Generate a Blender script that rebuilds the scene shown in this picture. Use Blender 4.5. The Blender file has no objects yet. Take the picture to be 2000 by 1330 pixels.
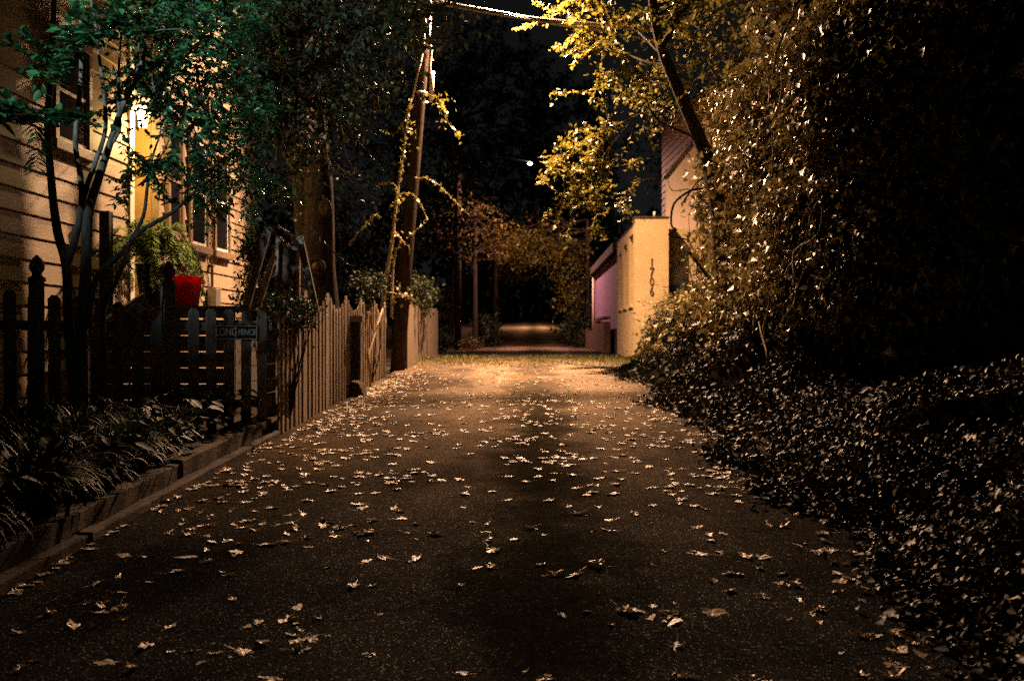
import bpy, math, random
import numpy as np
from mathutils import Vector, Matrix
R = math.radians
C = bpy.context.scene
rng = np.random.default_rng(7)
random.seed(7)
F, CX, HY, CAMZ = 1944.0, 1040.0, 655.0, 1.5     # lens in photo pixels, vanishing point, eye height

# ------------------------------------------------------------------ camera, sky, lights, exposure
cd = bpy.data.cameras.new('camera'); cam = bpy.data.objects.new('camera', cd); C.collection.objects.link(cam)
cd.lens = 35; cd.sensor_width = 36; cd.sensor_fit = 'HORIZONTAL'; cd.clip_start = .05; cd.clip_end = 2000
cam.location = (0, 0, CAMZ)
cam.rotation_euler = (R(90) - math.atan(10/F), 0, math.atan(40/F))
cd.dof.use_dof = True; cd.dof.focus_distance = 7.0; cd.dof.aperture_fstop = 2.8
C.camera = cam
w = bpy.data.worlds.new('World'); C.world = w; w.use_nodes = True
nt = w.node_tree; bg = nt.nodes['Background']
sky = nt.nodes.new('ShaderNodeTexSky'); sky.sky_type = 'NISHITA'; sky.sun_disc = False
sky.sun_elevation = R(20); sky.sun_rotation = R(200)
hs = nt.nodes.new('ShaderNodeHueSaturation'); hs.inputs['Saturation'].default_value = .15
nt.links.new(sky.outputs[0], hs.inputs['Color']); nt.links.new(hs.outputs[0], bg.inputs[0]); bg.inputs[1].default_value = 0.0011
C.view_settings.view_transform = 'Standard'; C.view_settings.look = 'None'
C.view_settings.exposure = 0; C.view_settings.gamma = 1
cy = C.cycles
cy.max_bounces = 5; cy.diffuse_bounces = 2; cy.glossy_bounces = 2; cy.transmission_bounces = 3
cy.transparent_max_bounces = 6; cy.sample_clamp_indirect = 2.0
cy.use_denoising = False                      # what noise is left stands for the film grain of a night shot

SODIUM = (1.0, .59, .33)
def lamp(name, typ, loc, power, col, radius=.12, aim=None, size=None, blend=.3):
    l = bpy.data.lights.new(name, typ); l.energy = power; l.color = col; l.shadow_soft_size = radius
    o = bpy.data.objects.new(name, l); C.collection.objects.link(o); o.location = loc
    if typ == 'SPOT':
        l.spot_size = R(size); l.spot_blend = blend
        o.rotation_euler = (Vector(aim) - Vector(loc)).to_track_quat('-Z', 'Y').to_euler()
    return o
LAMP = (-0.55, 20.65, 9.0)
lamp('street_lamp_light', 'SPOT', LAMP, 20000, SODIUM, .10, (0.1, 16.8, 0), 174, 1.0)
FARLAMP = (-.10, 39.5, 8.3)
lamp('far_street_lamp_light', 'SPOT', (FARLAMP[0], FARLAMP[1], FARLAMP[2]-.14), 3800, (1.0, .50, .36), .15, (-.1, 39.6, 0), 176, .2)
PORCH = (-5.09, 12.9, 4.36)
lamp('porch_light_glow', 'POINT', (-4.90, 12.90, 4.13), 95, (1.0, .64, .22), .05)
lamp('cool_street_light', 'SPOT', (-7.0, -2.0, 8.5), 12500, (.74, .97, 1.0), .10, (-4.25, 9.0, 4.75), 25, 1.0)

lamp('end_street_lamp_light', 'SPOT', (.1, 84, 8.4), 6000, (1.0, .55, .3), .15, (.1, 84, 0), 170, .4)

# ------------------------------------------------------------------ helpers
def Pt(px, py, Y): return Vector(((px - CX)/F*Y, Y, CAMZ + (HY - py)/F*Y))
def gz(Y):                                     # height of the lane along its length
    Y = np.asarray(Y, float)
    a = np.where(Y < 23.5, .041*Y, .041*23.5)
    a = a + np.where(Y > 50, (np.clip(Y, 50, 140) - 50)*.034, 0)
    return a
def gzf(Y): return float(gz(Y))

MATS = {}
def mat(name, col, rough=.7, spec=.3, var=None, scale=8, bump=0, bscale=60, metallic=0, trans=0, island=None, stretch=None, col3=None):
    m = bpy.data.materials.new(name); m.use_nodes = True; n = m.node_tree.nodes; L = m.node_tree.links
    b = n['Principled BSDF']; b.inputs['Roughness'].default_value = rough
    b.inputs['Specular IOR Level'].default_value = spec; b.inputs['Metallic'].default_value = metallic
    b.inputs['Base Color'].default_value = (*col, 1)
    csock = None
    if island or var:
        ramp = n.new('ShaderNodeValToRGB')
        ramp.color_ramp.elements[0].color = (*col, 1); ramp.color_ramp.elements[1].color = (*(island or var), 1)
        if island:
            g = n.new('ShaderNodeNewGeometry'); L.new(g.outputs['Random Per Island'], ramp.inputs[0])
            if col3:
                e = ramp.color_ramp.elements.new(.9); e.color = (*island, 1); ramp.color_ramp.elements[2].color = (*col3, 1)
        else:
            tc = n.new('ShaderNodeTexCoord'); mp = n.new('ShaderNodeMapping'); nz = n.new('ShaderNodeTexNoise')
            if stretch: mp.inputs['Scale'].default_value = stretch
            nz.inputs['Scale'].default_value = scale; nz.inputs['Detail'].default_value = 8; nz.inputs['Roughness'].default_value = .65
            L.new(tc.outputs['Object'], mp.inputs[0]); L.new(mp.outputs[0], nz.inputs['Vector']); L.new(nz.outputs['Fac'], ramp.inputs[0])
            ramp.color_ramp.elements[0].position = .35; ramp.color_ramp.elements[1].position = .68
        csock = ramp.outputs[0]; L.new(csock, b.inputs['Base Color'])
    if bump:
        tc2 = n.new('ShaderNodeTexCoord'); mp2 = n.new('ShaderNodeMapping'); nz2 = n.new('ShaderNodeTexNoise'); bp = n.new('ShaderNodeBump')
        if stretch: mp2.inputs['Scale'].default_value = stretch
        nz2.inputs['Scale'].default_value = bscale; nz2.inputs['Detail'].default_value = 6
        L.new(tc2.outputs['Object'], mp2.inputs[0]); L.new(mp2.outputs[0], nz2.inputs['Vector'])
        bp.inputs['Strength'].default_value = bump; bp.inputs['Distance'].default_value = .02
        L.new(nz2.outputs['Fac'], bp.inputs['Height']); L.new(bp.outputs[0], b.inputs['Normal'])
    if trans:
        t = n.new('ShaderNodeBsdfTranslucent'); mx = n.new('ShaderNodeMixShader'); mx.inputs[0].default_value = trans
        if csock: L.new(csock, t.inputs[0])
        else: t.inputs[0].default_value = (*col, 1)
        L.new(b.outputs[0], mx.inputs[1]); L.new(t.outputs[0], mx.inputs[2]); L.new(mx.outputs[0], n['Material Output'].inputs[0])
    MATS[name] = m
    return m
def emit(name, col, s):
    m = bpy.data.materials.new(name); m.use_nodes = True; n = m.node_tree.nodes
    b = n['Principled BSDF']; b.inputs['Base Color'].default_value = (*col, 1)
    b.inputs['Emission Color'].default_value = (*col, 1); b.inputs['Emission Strength'].default_value = s
    return m

def tag(o, label=None, cat=None, group=None, kind=None):
    if label: o['label'] = label
    if cat: o['category'] = cat
    if group: o['group'] = group
    if kind: o['kind'] = kind
    return o
def thing(name, loc, label, cat, group=None):
    o = bpy.data.objects.new(name, None); C.collection.objects.link(o); o.location = loc; o.empty_display_size = .2
    return tag(o, label, cat, group)
def link(name, me, m, parent=None):
    o = bpy.data.objects.new(name, me); C.collection.objects.link(o)
    if m and not me.materials: me.materials.append(m)
    if parent:
        o.parent = parent
        base = parent
        off = Vector((0, 0, 0))
        while base: off += base.location; base = base.parent
        o.location = -off                     # meshes are written in world coordinates
    return o

class MB:
    def __init__(s): s.v = []; s.f = []; s.sm = []
    def add(s, vs, fs, smooth=False):
        k = len(s.v); s.v += [tuple(p) for p in vs]; s.f += [tuple(i + k for i in f) for f in fs]; s.sm += [smooth]*len(fs); return s
    def box(s, x0, x1, y0, y1, z0, z1, M=None):
        vs = [Vector((x, y, z)) for z in (z0, z1) for y in (y0, y1) for x in (x0, x1)]
        if M: vs = [M @ p for p in vs]
        return s.add(vs, [(0,2,3,1),(4,5,7,6),(0,1,5,4),(2,6,7,3),(0,4,6,2),(1,3,7,5)])
    def beam(s, a, b, wd, dp, side=None):     # square bar from a to b
        a = Vector(a); b = Vector(b); d = (b - a).normalized()
        u = Vector(side).normalized() if side else (Vector((0,0,1)) if abs(d.z) < .9 else Vector((0,1,0))).cross(d).normalized()
        v = d.cross(u).normalized(); u = v.cross(d)
        vs = [p + u*i*wd/2 + v*j*dp/2 for p in (a, b) for i, j in ((-1,-1),(1,-1),(1,1),(-1,1))]
        return s.add(vs, [(3,2,1,0),(4,5,6,7),(0,1,5,4),(1,2,6,5),(2,3,7,6),(3,0,4,7)])
    def tube(s, pts, rad, n=8, caps=True):
        pts = [Vector(p) for p in pts]
        if not hasattr(rad, '__len__'): rad = [rad]*len(pts)
        vs = []; fs = []; up = Vector((.13, .31, .94))
        for i, p in enumerate(pts):
            d = (pts[min(i+1, len(pts)-1)] - pts[max(i-1, 0)]).normalized()
            u = d.cross(up)
            if u.length < .1: u = d.cross(Vector((1, 0, 0)))
            u.normalize(); v = d.cross(u)
            for k in range(n):
                a = 2*math.pi*k/n; vs.append(p + (u*math.cos(a) + v*math.sin(a))*rad[i])
        for i in range(len(pts)-1):
            for k in range(n): fs.append((i*n+k, i*n+(k+1) % n, (i+1)*n+(k+1) % n, (i+1)*n+k))
        s.add(vs, fs, True)
        if caps:
            k = len(s.v) - len(vs); s.f += [tuple(k+i for i in range(n))[::-1], tuple(k+(len(pts)-1)*n+i for i in range(n))]; s.sm += [False]*2
        return s
    def lathe(s, prof, c, n=20):
        vs = []; fs = []
        for r, z in prof:
            for k in range(n):
                a = 2*math.pi*k/n; vs.append((c[0]+r*math.cos(a), c[1]+r*math.sin(a), c[2]+z))
        for i in range(len(prof)-1):
            for k in range(n): fs.append((i*n+k, i*n+(k+1) % n, (i+1)*n+(k+1) % n, (i+1)*n+k))
        return s.add(vs, fs, True)
    def prism(s, poly, off):                  # polygon of points extruded by a vector
        n = len(poly); off = Vector(off); vs = [Vector(p) for p in poly] + [Vector(p)+off for p in poly]
        fs = [tuple(range(n))[::-1], tuple(range(n, 2*n))] + [(i, (i+1) % n, n+(i+1) % n, n+i) for i in range(n)]
        return s.add(vs, fs)
    def build(s, name, m, parent=None, bevel=0):
        me = bpy.data.meshes.new(name); me.from_pydata(s.v, [], s.f)
        me.polygons.foreach_set('use_smooth', s.sm); me.update()
        o = link(name, me, m, parent)
        if bevel:
            b = o.modifiers.new('bevel', 'BEVEL'); b.width = bevel; b.segments = 2; b.limit_method = 'ANGLE'
        return o

def nrm(a): return a/np.maximum(np.linalg.norm(a, axis=-1, keepdims=True), 1e-9)
def leaf_arrays(P, D, N, L, W, fold=.25, curl=.15, ivy=False):
    """two folded quads per leaf"""
    n = len(P); D = nrm(D); B = nrm(np.cross(D, N)); N = np.cross(B, D)
    t = np.array([0, .28, .68, 1, .68, .28]); sd = np.array([0, .5, .36, 0, -.36, -.5])
    if ivy: t = np.array([.06, .02, .46, 1, .46, .02]); sd = np.array([0, .56, .27, 0, -.27, -.56])
    h = fold*np.abs(sd) ; dr = -curl*t*t
    V = (P[:, None, :] + D[:, None, :]*(t[None, :, None]*L[:, None, None])
         + B[:, None, :]*(sd[None, :, None]*W[:, None, None])
         + N[:, None, :]*((h[None, :, None]*W[:, None, None]) + dr[None, :, None]*L[:, None, None]))
    base = (np.arange(n)*6)[:, None]
    q = np.stack([base + np.array([0, 1, 2, 3]), base + np.array([0, 3, 4, 5])], 1).reshape(-1, 4)
    return V.reshape(-1, 3), q
def quads_mesh(name, V, Q):
    me = bpy.data.meshes.new(name); me.vertices.add(len(V)); me.vertices.foreach_set('co', V.astype(np.float32).ravel())
    me.loops.add(Q.size); me.loops.foreach_set('vertex_index', Q.astype(np.int32).ravel())
    me.polygons.add(len(Q)); me.polygons.foreach_set('loop_start', (np.arange(len(Q))*4).astype(np.int32))
    me.update(calc_edges=True); me.validate()
    return me
class Leaves:
    def __init__(s): s.V = []; s.Q = []; s.n = 0
    def add(s, P, D, N, L, W, **k):
        if not len(P): return s
        V, q = leaf_arrays(np.asarray(P, float), np.asarray(D, float), np.asarray(N, float), np.asarray(L, float), np.asarray(W, float), **k)
        s.V.append(V); s.Q.append(q + s.n); s.n += len(V); return s
    def cloud(s, c, r, n, size, aspect=.55, up=.6, droop=.3, out=.0):
        c = np.asarray(c, float); g = rng.normal(size=(n, 3)); P = c + g*np.asarray(r)*.5
        N = nrm(rng.normal(size=(n, 3)) + np.array([0, 0, up*2])); D = nrm(rng.normal(size=(n, 3)) + np.array([0, 0, -droop*2]) + g*out)
        L = size*rng.uniform(.65, 1.25, n); return s.add(P, D, N, L, L*aspect)
    def twig(s, pts, size, gap, aspect=.5, side=1.0, rnd=.35, up=(0, 0, 1)):
        """alternating leaves along a polyline"""
        pts = np.array([tuple(p) for p in pts]); seg = np.linalg.norm(np.diff(pts, axis=0), axis=1); cum = np.r_[0, np.cumsum(seg)]
        n = max(2, int(cum[-1]/gap)); u = np.linspace(0, cum[-1], n)
        P = np.stack([np.interp(u, cum, pts[:, k]) for k in range(3)], 1)
        T = nrm(np.gradient(P, axis=0)); U = np.array(up, float); S = nrm(np.cross(T, U) + 1e-4)
        sg = np.where(np.arange(n) % 2, 1, -1)[:, None]
        D = nrm(S*sg*side + T*.6 + rng.normal(size=(n, 3))*rnd); N = nrm(U + rng.normal(size=(n, 3))*rnd)
        L = size*rng.uniform(.7, 1.2, n); return s.add(P, D, N, L, L*aspect)
    def build(s, name, m, parent=None):
        return link(name, quads_mesh(name, np.concatenate(s.V), np.concatenate(s.Q)), m, parent)

def wob(a, b, n=6, amp=.08, sag=0):
    a = Vector(a); b = Vector(b); d = (b-a).length; out = []
    ph = [random.uniform(0, 6.28) for _ in range(6)]
    for i in range(n+1):
        t = i/n; e = math.sin(math.pi*t)
        out.append(a.lerp(b, t) + Vector((math.sin(ph[0]+5*t)*amp*d*e, math.sin(ph[1]+4*t)*amp*d*e, math.sin(ph[2]+6*t)*amp*d*e - sag*d*e)))
    return out
def smoothline(pts, n=4):                     # Catmull-Rom through points
    p = [Vector(q) for q in pts]; p = [p[0]*2-p[1]] + p + [p[-1]*2-p[-2]]; out = []
    for i in range(1, len(p)-2):
        for k in range(n):
            t = k/n; a, b, c, d = p[i-1], p[i], p[i+1], p[i+2]
            out.append(.5*((2*b) + (c-a)*t + (2*a-5*b+4*c-d)*t*t + (3*b-a-3*c+d)*t**3))
    out.append(p[-2]); return out
def taper(n, a, b): return [a + (b-a)*i/(n-1) for i in range(n)]

# ------------------------------------------------------------------ materials
M_bark = mat('bark', (.022, .015, .011), .9, .08, var=(.06, .042, .031), scale=5, bump=.9, bscale=18, stretch=(4, 4, .7))
M_crape = mat('smooth_bark', (.035, .03, .027), .8, .15, var=(.15, .135, .12), scale=9, bump=.3, bscale=25, stretch=(3, 3, .6))
M_vine = mat('vine_stem', (.22, .16, .10), .8, .2, var=(.34, .27, .18), scale=10, bump=.5)
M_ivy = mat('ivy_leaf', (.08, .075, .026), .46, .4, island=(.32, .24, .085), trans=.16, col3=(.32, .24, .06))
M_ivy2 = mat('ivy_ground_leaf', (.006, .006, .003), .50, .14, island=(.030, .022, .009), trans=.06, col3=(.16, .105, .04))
M_yleaf = mat('yellowing_leaf', (.07, .075, .014), .45, .4, island=(.20, .16, .022), trans=.3, col3=(.30, .20, .025))
M_gleaf = mat('green_leaf', (.008, .045, .016), .34, .6, island=(.05, .19, .07), trans=.2, col3=(.12, .22, .05))
M_dleaf = mat('dark_leaf', (.012, .018, .008), .6, .2, island=(.03, .04, .017), trans=.15, col3=(.08, .07, .02))
M_nleaf = mat('shade_dark_leaf', (.006, .009, .005), .8, .12, island=(.014, .018, .009), trans=.05)  # leaf colour darkened so trees near the lamps still look unlit
M_oleaf = mat('autumn_leaf', (.06, .05, .012), .5, .4, island=(.2, .13, .02), trans=.3)
M_fern = mat('fern_frond', (.14, .22, .06), .45, .4, island=(.32, .42, .14), trans=.45)
M_blade = mat('grass_blade', (.006, .012, .006), .55, .22, island=(.03, .038, .016), trans=.1, col3=(.13, .095, .045))
M_fallen = mat('dry_leaf', (.20, .135, .085), .45, .35, island=(.58, .44, .31), trans=.06)
M_fallen_d = mat('brown_dry_leaf', (.16, .10, .06), .5, .5, island=(.55, .42, .28), trans=.1)
M_grass = mat('short_grass', (.06, .07, .015), .6, .3, island=(.24, .19, .05), trans=.2)
M_soil = mat('soil', (.018, .013, .010), .95, .1, var=(.05, .035, .025), scale=6, bump=1, bscale=30)
M_wood = mat('grey_fence_wood', (.10, .085, .07), .8, .25, var=(.17, .145, .12), scale=7, bump=.5, bscale=30, stretch=(6, 6, .5))
M_board = mat('brown_fence_wood', (.17, .125, .085), .8, .25, var=(.30, .225, .155), scale=7, bump=.6, bscale=30, stretch=(8, 8, .4))
M_timber = mat('weathered_timber', (.022, .016, .012), .9, .1, var=(.10, .07, .045), scale=5, bump=.6, bscale=25, stretch=(5, .6, 5))
M_dark = mat('dark_painted_wood', (.022, .02, .02), .6, .3, var=(.04, .035, .032), scale=6, bump=.3)
M_pole = mat('pole_wood', (.010, .007, .005), .9, .08, var=(.06, .037, .023), scale=5, bump=.7, bscale=25, stretch=(6, 6, .3))
M_siding = mat('cream_siding', (.29, .21, .13), .6, .3, var=(.39, .285, .18), scale=3, bump=.15, bscale=12, stretch=(3, .6, 6))
M_white = mat('white_trim', (.72, .67, .56), .5, .35, var=(.78, .73, .62), scale=5)
M_brown = mat('brown_window_trim', (.16, .10, .06), .55, .35, var=(.22, .14, .085), scale=6)
M_yellowp = mat('glow_yellow_wall', (.42, .26, .08), .6, .3, var=(.50, .33, .11), scale=4)  # porch lamp's yellow glow put into the entry wall colour
M_glass = mat('window_glass', (.01, .01, .012), .08, .6)
M_stucco = mat('yellow_stucco', (.45, .32, .165), .9, .15, var=(.53, .39, .20), scale=1.4, bump=.7, bscale=70)
M_stuccod = mat('stucco_reveal', (.26, .18, .09), .9, .15, var=(.32, .23, .12), scale=4, bump=.3)
M_cream = mat('cream_stucco', (.60, .46, .36), .85, .2, var=(.70, .55, .44), scale=1.5, bump=.3, bscale=60)
M_pink = mat('pink_siding', (.55, .33, .31), .7, .25, var=(.62, .38, .36), scale=3)
M_lav = mat('lavender_stucco', (.27, .16, .29), .85, .2, var=(.34, .205, .36), scale=2, bump=.3, bscale=50)
M_roof = mat('dark_shingle', (.05, .04, .04), .9, .2, var=(.09, .07, .065), scale=10, bump=.6)
M_metal = mat('grey_metal', (.35, .33, .31), .4, .5, metallic=.7)
M_pvc = mat('pale_conduit', (.62, .52, .42), .4, .4)
M_cable = mat('cable_sheath', (.22, .18, .15), .45, .5)
M_cabled = mat('dark_cable', (.10, .07, .05), .6, .4)
M_red = mat('red_plastic', (.8, .018, .02), .4, .4, trans=.7)
M_black = mat('black_plastic', (.012, .012, .013), .45, .4)
M_blue = mat('blue_grey_plastic', (.11, .12, .20), .35, .5)
M_bag = mat('white_plastic', (.8, .75, .68), .5, .4)
M_lamp = emit('lamp_glass', (1, .6, .25), 60)
M_porch = emit('porch_lamp_glass', (1, .72, .35), 22)
M_farl = emit('far_lamp_glass', (1, .8, .6), 30)

# ---- asphalt: coarse aggregate, mossy centre strip, worn wheel tracks
def asphalt():
    m = bpy.data.materials.new('old_asphalt'); m.use_nodes = True; n = m.node_tree.nodes; L = m.node_tree.links; b = n['Principled BSDF']
    tc = n.new('ShaderNodeTexCoord'); O = tc.outputs['Object']
    def noise(s, det=6, rough=.6, stretch=None):
        q = n.new('ShaderNodeTexNoise'); q.inputs['Scale'].default_value = s; q.inputs['Detail'].default_value = det; q.inputs['Roughness'].default_value = rough
        if stretch:
            mp = n.new('ShaderNodeMapping'); mp.inputs['Scale'].default_value = stretch; L.new(O, mp.inputs[0]); L.new(mp.outputs[0], q.inputs['Vector'])
        else: L.new(O, q.inputs['Vector'])
        return q.outputs['Fac']
    def ramp(f, stops):
        r = n.new('ShaderNodeValToRGB'); e = r.color_ramp.elements
        e[0].position, e[0].color = stops[0][0], (*stops[0][1], 1); e[1].position, e[1].color = stops[-1][0], (*stops[-1][1], 1)
        for p, c in stops[1:-1]: x = e.new(p); x.color = (*c, 1)
        L.new(f, r.inputs[0]); return r.outputs[0]
    def mix(f, a, c, mode='MIX'):
        q = n.new('ShaderNodeMix'); q.data_type = 'RGBA'; q.blend_type = mode
        if isinstance(f, float): q.inputs[0].default_value = f
        else: L.new(f, q.inputs[0])
        L.new(a, q.inputs[6])
        if isinstance(c, tuple): q.inputs[7].default_value = (*c, 1)
        else: L.new(c, q.inputs[7])
        return q.outputs[2]
    vo = n.new('ShaderNodeTexVoronoi'); vo.inputs['Scale'].default_value = 150; L.new(O, vo.inputs['Vector'])
    sep = n.new('ShaderNodeSeparateColor'); L.new(vo.outputs['Color'], sep.inputs[0])
    stones = ramp(sep.outputs[0], [(0, (.010, .0105, .011)), (.6, (.023, .0245, .025)), (.955, (.045, .047, .048)), (.985, (.28, .29, .30))])
    big = ramp(noise(.9, 8, .7), [(.35, (.55, .55, .55)), (.65, (1.25, 1.2, 1.1))])
    c = mix(1.0, stones, big, 'MULTIPLY')
    # lane pales towards the street lamp: its light pool put into the colour
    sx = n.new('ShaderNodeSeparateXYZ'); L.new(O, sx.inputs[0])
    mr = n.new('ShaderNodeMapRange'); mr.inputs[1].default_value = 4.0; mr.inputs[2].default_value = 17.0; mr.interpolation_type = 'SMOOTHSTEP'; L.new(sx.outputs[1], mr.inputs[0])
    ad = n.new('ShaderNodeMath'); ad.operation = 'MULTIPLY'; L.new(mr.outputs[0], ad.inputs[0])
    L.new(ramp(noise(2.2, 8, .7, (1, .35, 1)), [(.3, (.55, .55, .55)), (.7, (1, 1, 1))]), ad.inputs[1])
    cs = n.new('ShaderNodeMapRange'); cs.inputs[1].default_value = 23.6; cs.inputs[2].default_value = 22.6; cs.interpolation_type = 'SMOOTHSTEP'; L.new(sx.outputs[1], cs.inputs[0])  # unlit band past the crest, its darkness put into the road colour
    c2 = n.new('ShaderNodeMapRange'); c2.inputs[1].default_value = 32; c2.inputs[2].default_value = 35; L.new(sx.outputs[1], c2.inputs[0])  # pale again where the far lamp's pool is painted in
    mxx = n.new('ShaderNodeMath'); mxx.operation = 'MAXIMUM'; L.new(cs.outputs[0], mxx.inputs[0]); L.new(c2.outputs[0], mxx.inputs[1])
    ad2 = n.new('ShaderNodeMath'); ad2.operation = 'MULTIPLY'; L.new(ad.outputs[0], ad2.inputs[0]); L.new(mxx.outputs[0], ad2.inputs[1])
    pool_tone = ramp(noise(35, 5, .7), [(.3, (.15, .113, .08)), (.7, (.28, .208, .145))])
    c = mix(ad2.outputs[0], c, pool_tone)
    # mossy, littered strip between the wheel tracks
    ab = n.new('ShaderNodeMath'); ab.operation = 'ADD'; ab.inputs[1].default_value = -.05; L.new(sx.outputs[0], ab.inputs[0])
    a2 = n.new('ShaderNodeMath'); a2.operation = 'ABSOLUTE'; L.new(ab.outputs[0], a2.inputs[0])
    wn = n.new('ShaderNodeMath'); wn.operation = 'MULTIPLY_ADD'; wn.inputs[1].default_value = .9; wn.inputs[2].default_value = -.43
    L.new(noise(1.6, 6, .7), wn.inputs[0])
    s3 = n.new('ShaderNodeMath'); s3.operation = 'ADD'; L.new(a2.outputs[0], s3.inputs[0]); L.new(wn.outputs[0], s3.inputs[1])
    mm = n.new('ShaderNodeMapRange'); mm.inputs[1].default_value = .46; mm.inputs[2].default_value = .1; mm.interpolation_type = 'SMOOTHSTEP'; L.new(s3.outputs[0], mm.inputs[0])
    my = n.new('ShaderNodeMapRange'); my.inputs[1].default_value = 16; my.inputs[2].default_value = 11; L.new(sx.outputs[1], my.inputs[0])
    mb = n.new('ShaderNodeMath'); mb.operation = 'MULTIPLY'; L.new(mm.outputs[0], mb.inputs[0]); L.new(my.outputs[0], mb.inputs[1])
    m2 = n.new('ShaderNodeMath'); m2.operation = 'MULTIPLY'; m2.inputs[1].default_value = .6; L.new(mb.outputs[0], m2.inputs[0])
    c = mix(m2.outputs[0], c, (.016, .015, .009))
    wq = n.new('ShaderNodeMix'); wq.data_type = 'VECTOR'; wq.inputs[0].default_value = .22; wn2 = n.new('ShaderNodeTexNoise'); wn2.inputs['Scale'].default_value = 1.7; wn2.inputs['Detail'].default_value = 7
    L.new(O, wn2.inputs['Vector']); L.new(O, wq.inputs[4]); L.new(wn2.outputs['Color'], wq.inputs[5])
    vc = n.new('ShaderNodeTexVoronoi'); vc.feature = 'DISTANCE_TO_EDGE'; vc.inputs['Scale'].default_value = .8; L.new(wq.outputs[1], vc.inputs['Vector'])
    c = mix(1.0, c, ramp(vc.outputs['Distance'], [(0, (.72, .72, .72)), (.010, (1, 1, 1))]), 'MULTIPLY')
    c = mix(1.0, c, ramp(noise(.55, 3, .5, (1, .5, 1)), [(.36, (.5, .5, .52)), (.42, (1, 1, 1)), (.60, (1, 1, 1)), (.66, (1.5, 1.4, 1.25))]), 'MULTIPLY')
    tk = n.new('ShaderNodeMath'); tk.operation = 'MULTIPLY_ADD'; tk.inputs[1].default_value = .4; L.new(a2.outputs[0], tk.inputs[0]); L.new(wn.outputs[0], tk.inputs[2])
    c = mix(1.0, c, ramp(tk.outputs[0], [(0, (.55, .55, .5)), (.14, (.75, .74, .7)), (.26, (1.35, 1.3, 1.25)), (.42, (1.3, 1.26, 1.2)), (.62, (.8, .8, .8)), (.9, (.6, .58, .55))]), 'MULTIPLY')
    L.new(c, b.inputs['Base Color']); b.inputs['Roughness'].default_value = .85; b.inputs['Specular IOR Level'].default_value = .0
    bp = n.new('ShaderNodeBump'); bp.inputs['Strength'].default_value = .9; bp.inputs['Distance'].default_value = .008
    L.new(vo.outputs['Distance'], bp.inputs['Height'])
    b2 = n.new('ShaderNodeBump'); b2.inputs['Strength'].default_value = .5; b2.inputs['Distance'].default_value = .05
    L.new(noise(7, 6, .7), b2.inputs['Height']); L.new(bp.outputs[0], b2.inputs['Normal']); L.new(b2.outputs[0], b.inputs['Normal'])
    return m
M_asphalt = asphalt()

# ------------------------------------------------------------------ ground
def sheet(name, xs, ys, zf, m):
    X, Y = np.meshgrid(xs, ys); Z = zf(X, Y); V = np.stack([X, Y, Z], -1).reshape(-1, 3); nx = len(xs)
    i, j = np.meshgrid(np.arange(nx-1), np.arange(len(ys)-1)); a = (j*nx+i).ravel()
    o = link(name, quads_mesh(name, V, np.stack([a, a+1, a+nx+1, a+nx], 1)), m)
    o.data.polygons.foreach_set('use_smooth', [True]*len(o.data.polygons)); return tag(o, kind='structure')
def ground_z(X, Y): return gz(Y) - .06 + .02*np.sin(X*1.7+Y*.9)*(np.abs(X) > 2.8)
sheet('ground', np.r_[-400, -120, -40, np.linspace(-15, 15, 61), 40, 120, 400], np.r_[-40, -10, np.linspace(-3, 60, 127), 80, 110, 140, 250, 900], ground_z, M_soil)
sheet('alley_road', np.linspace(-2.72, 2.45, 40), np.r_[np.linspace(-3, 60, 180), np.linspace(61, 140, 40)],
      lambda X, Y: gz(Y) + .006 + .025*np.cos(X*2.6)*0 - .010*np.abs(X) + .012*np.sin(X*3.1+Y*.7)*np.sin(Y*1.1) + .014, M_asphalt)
def roadz(x, y): return gzf(y) + .020 - .010*abs(x) + .012*math.sin(x*3.1+y*.7)*math.sin(y*1.1)

# ------------------------------------------------------------------ left house
HX = -5.2; PITCH = .234
house = thing('clapboard_house', (HX, 12.8, .5), 'cream clapboard house with brown trimmed windows and glowing entry behind the picket fence', 'house')
def siding(y0, y1, z0, z1, name='wall'):
    m = MB(); k = 0
    z = z0
    while z < z1:
        m.add([(HX-.05, y0, z), (HX+.032, y0, z), (HX+.008, y0, z+PITCH+.012), (HX-.05, y0, z+PITCH+.012),
               (HX-.05, y1, z), (HX+.032, y1, z), (HX+.008, y1, z+PITCH+.012), (HX-.05, y1, z+PITCH+.012)],
              [(0,1,2,3),(7,6,5,4),(0,4,5,1),(1,5,6,2),(2,6,7,3),(3,7,4,0)])
        z += PITCH
    return m.build(name, M_siding, house)
siding(4.5, 12.72, .41, 9.4); siding(13.72, 18.3, .41, 9.4)
MB().box(-11, HX-.06, 4.5, 12.70, .2, 9.4).build('house_body', M_siding, house)
MB().box(-11, HX-.06, 13.74, 18.25, .2, 9.4).build('house_body', M_siding, house)
MB().box(-6.45, -6.35, 12.70, 13.74, .2, 9.4).build('entry_back_wall', M_yellowp, house)
MB().box(-6.34, HX-.03, 13.70, 13.735, 1.85, 4.6).build('entry_side_panel', M_yellowp, house)
MB().box(-6.34, HX+.02, 12.70, 13.74, 4.6, 4.7).build('entry_ceiling', M_white, house)
for y0, y1 in ((12.66, 12.80), (13.64, 13.76), (18.24, 18.36)):
    MB().box(HX-.06, HX+.05, y0, y1, .3, 9.4).build('corner_board', M_white if y0 < 13 else M_siding, house, .006)
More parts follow.
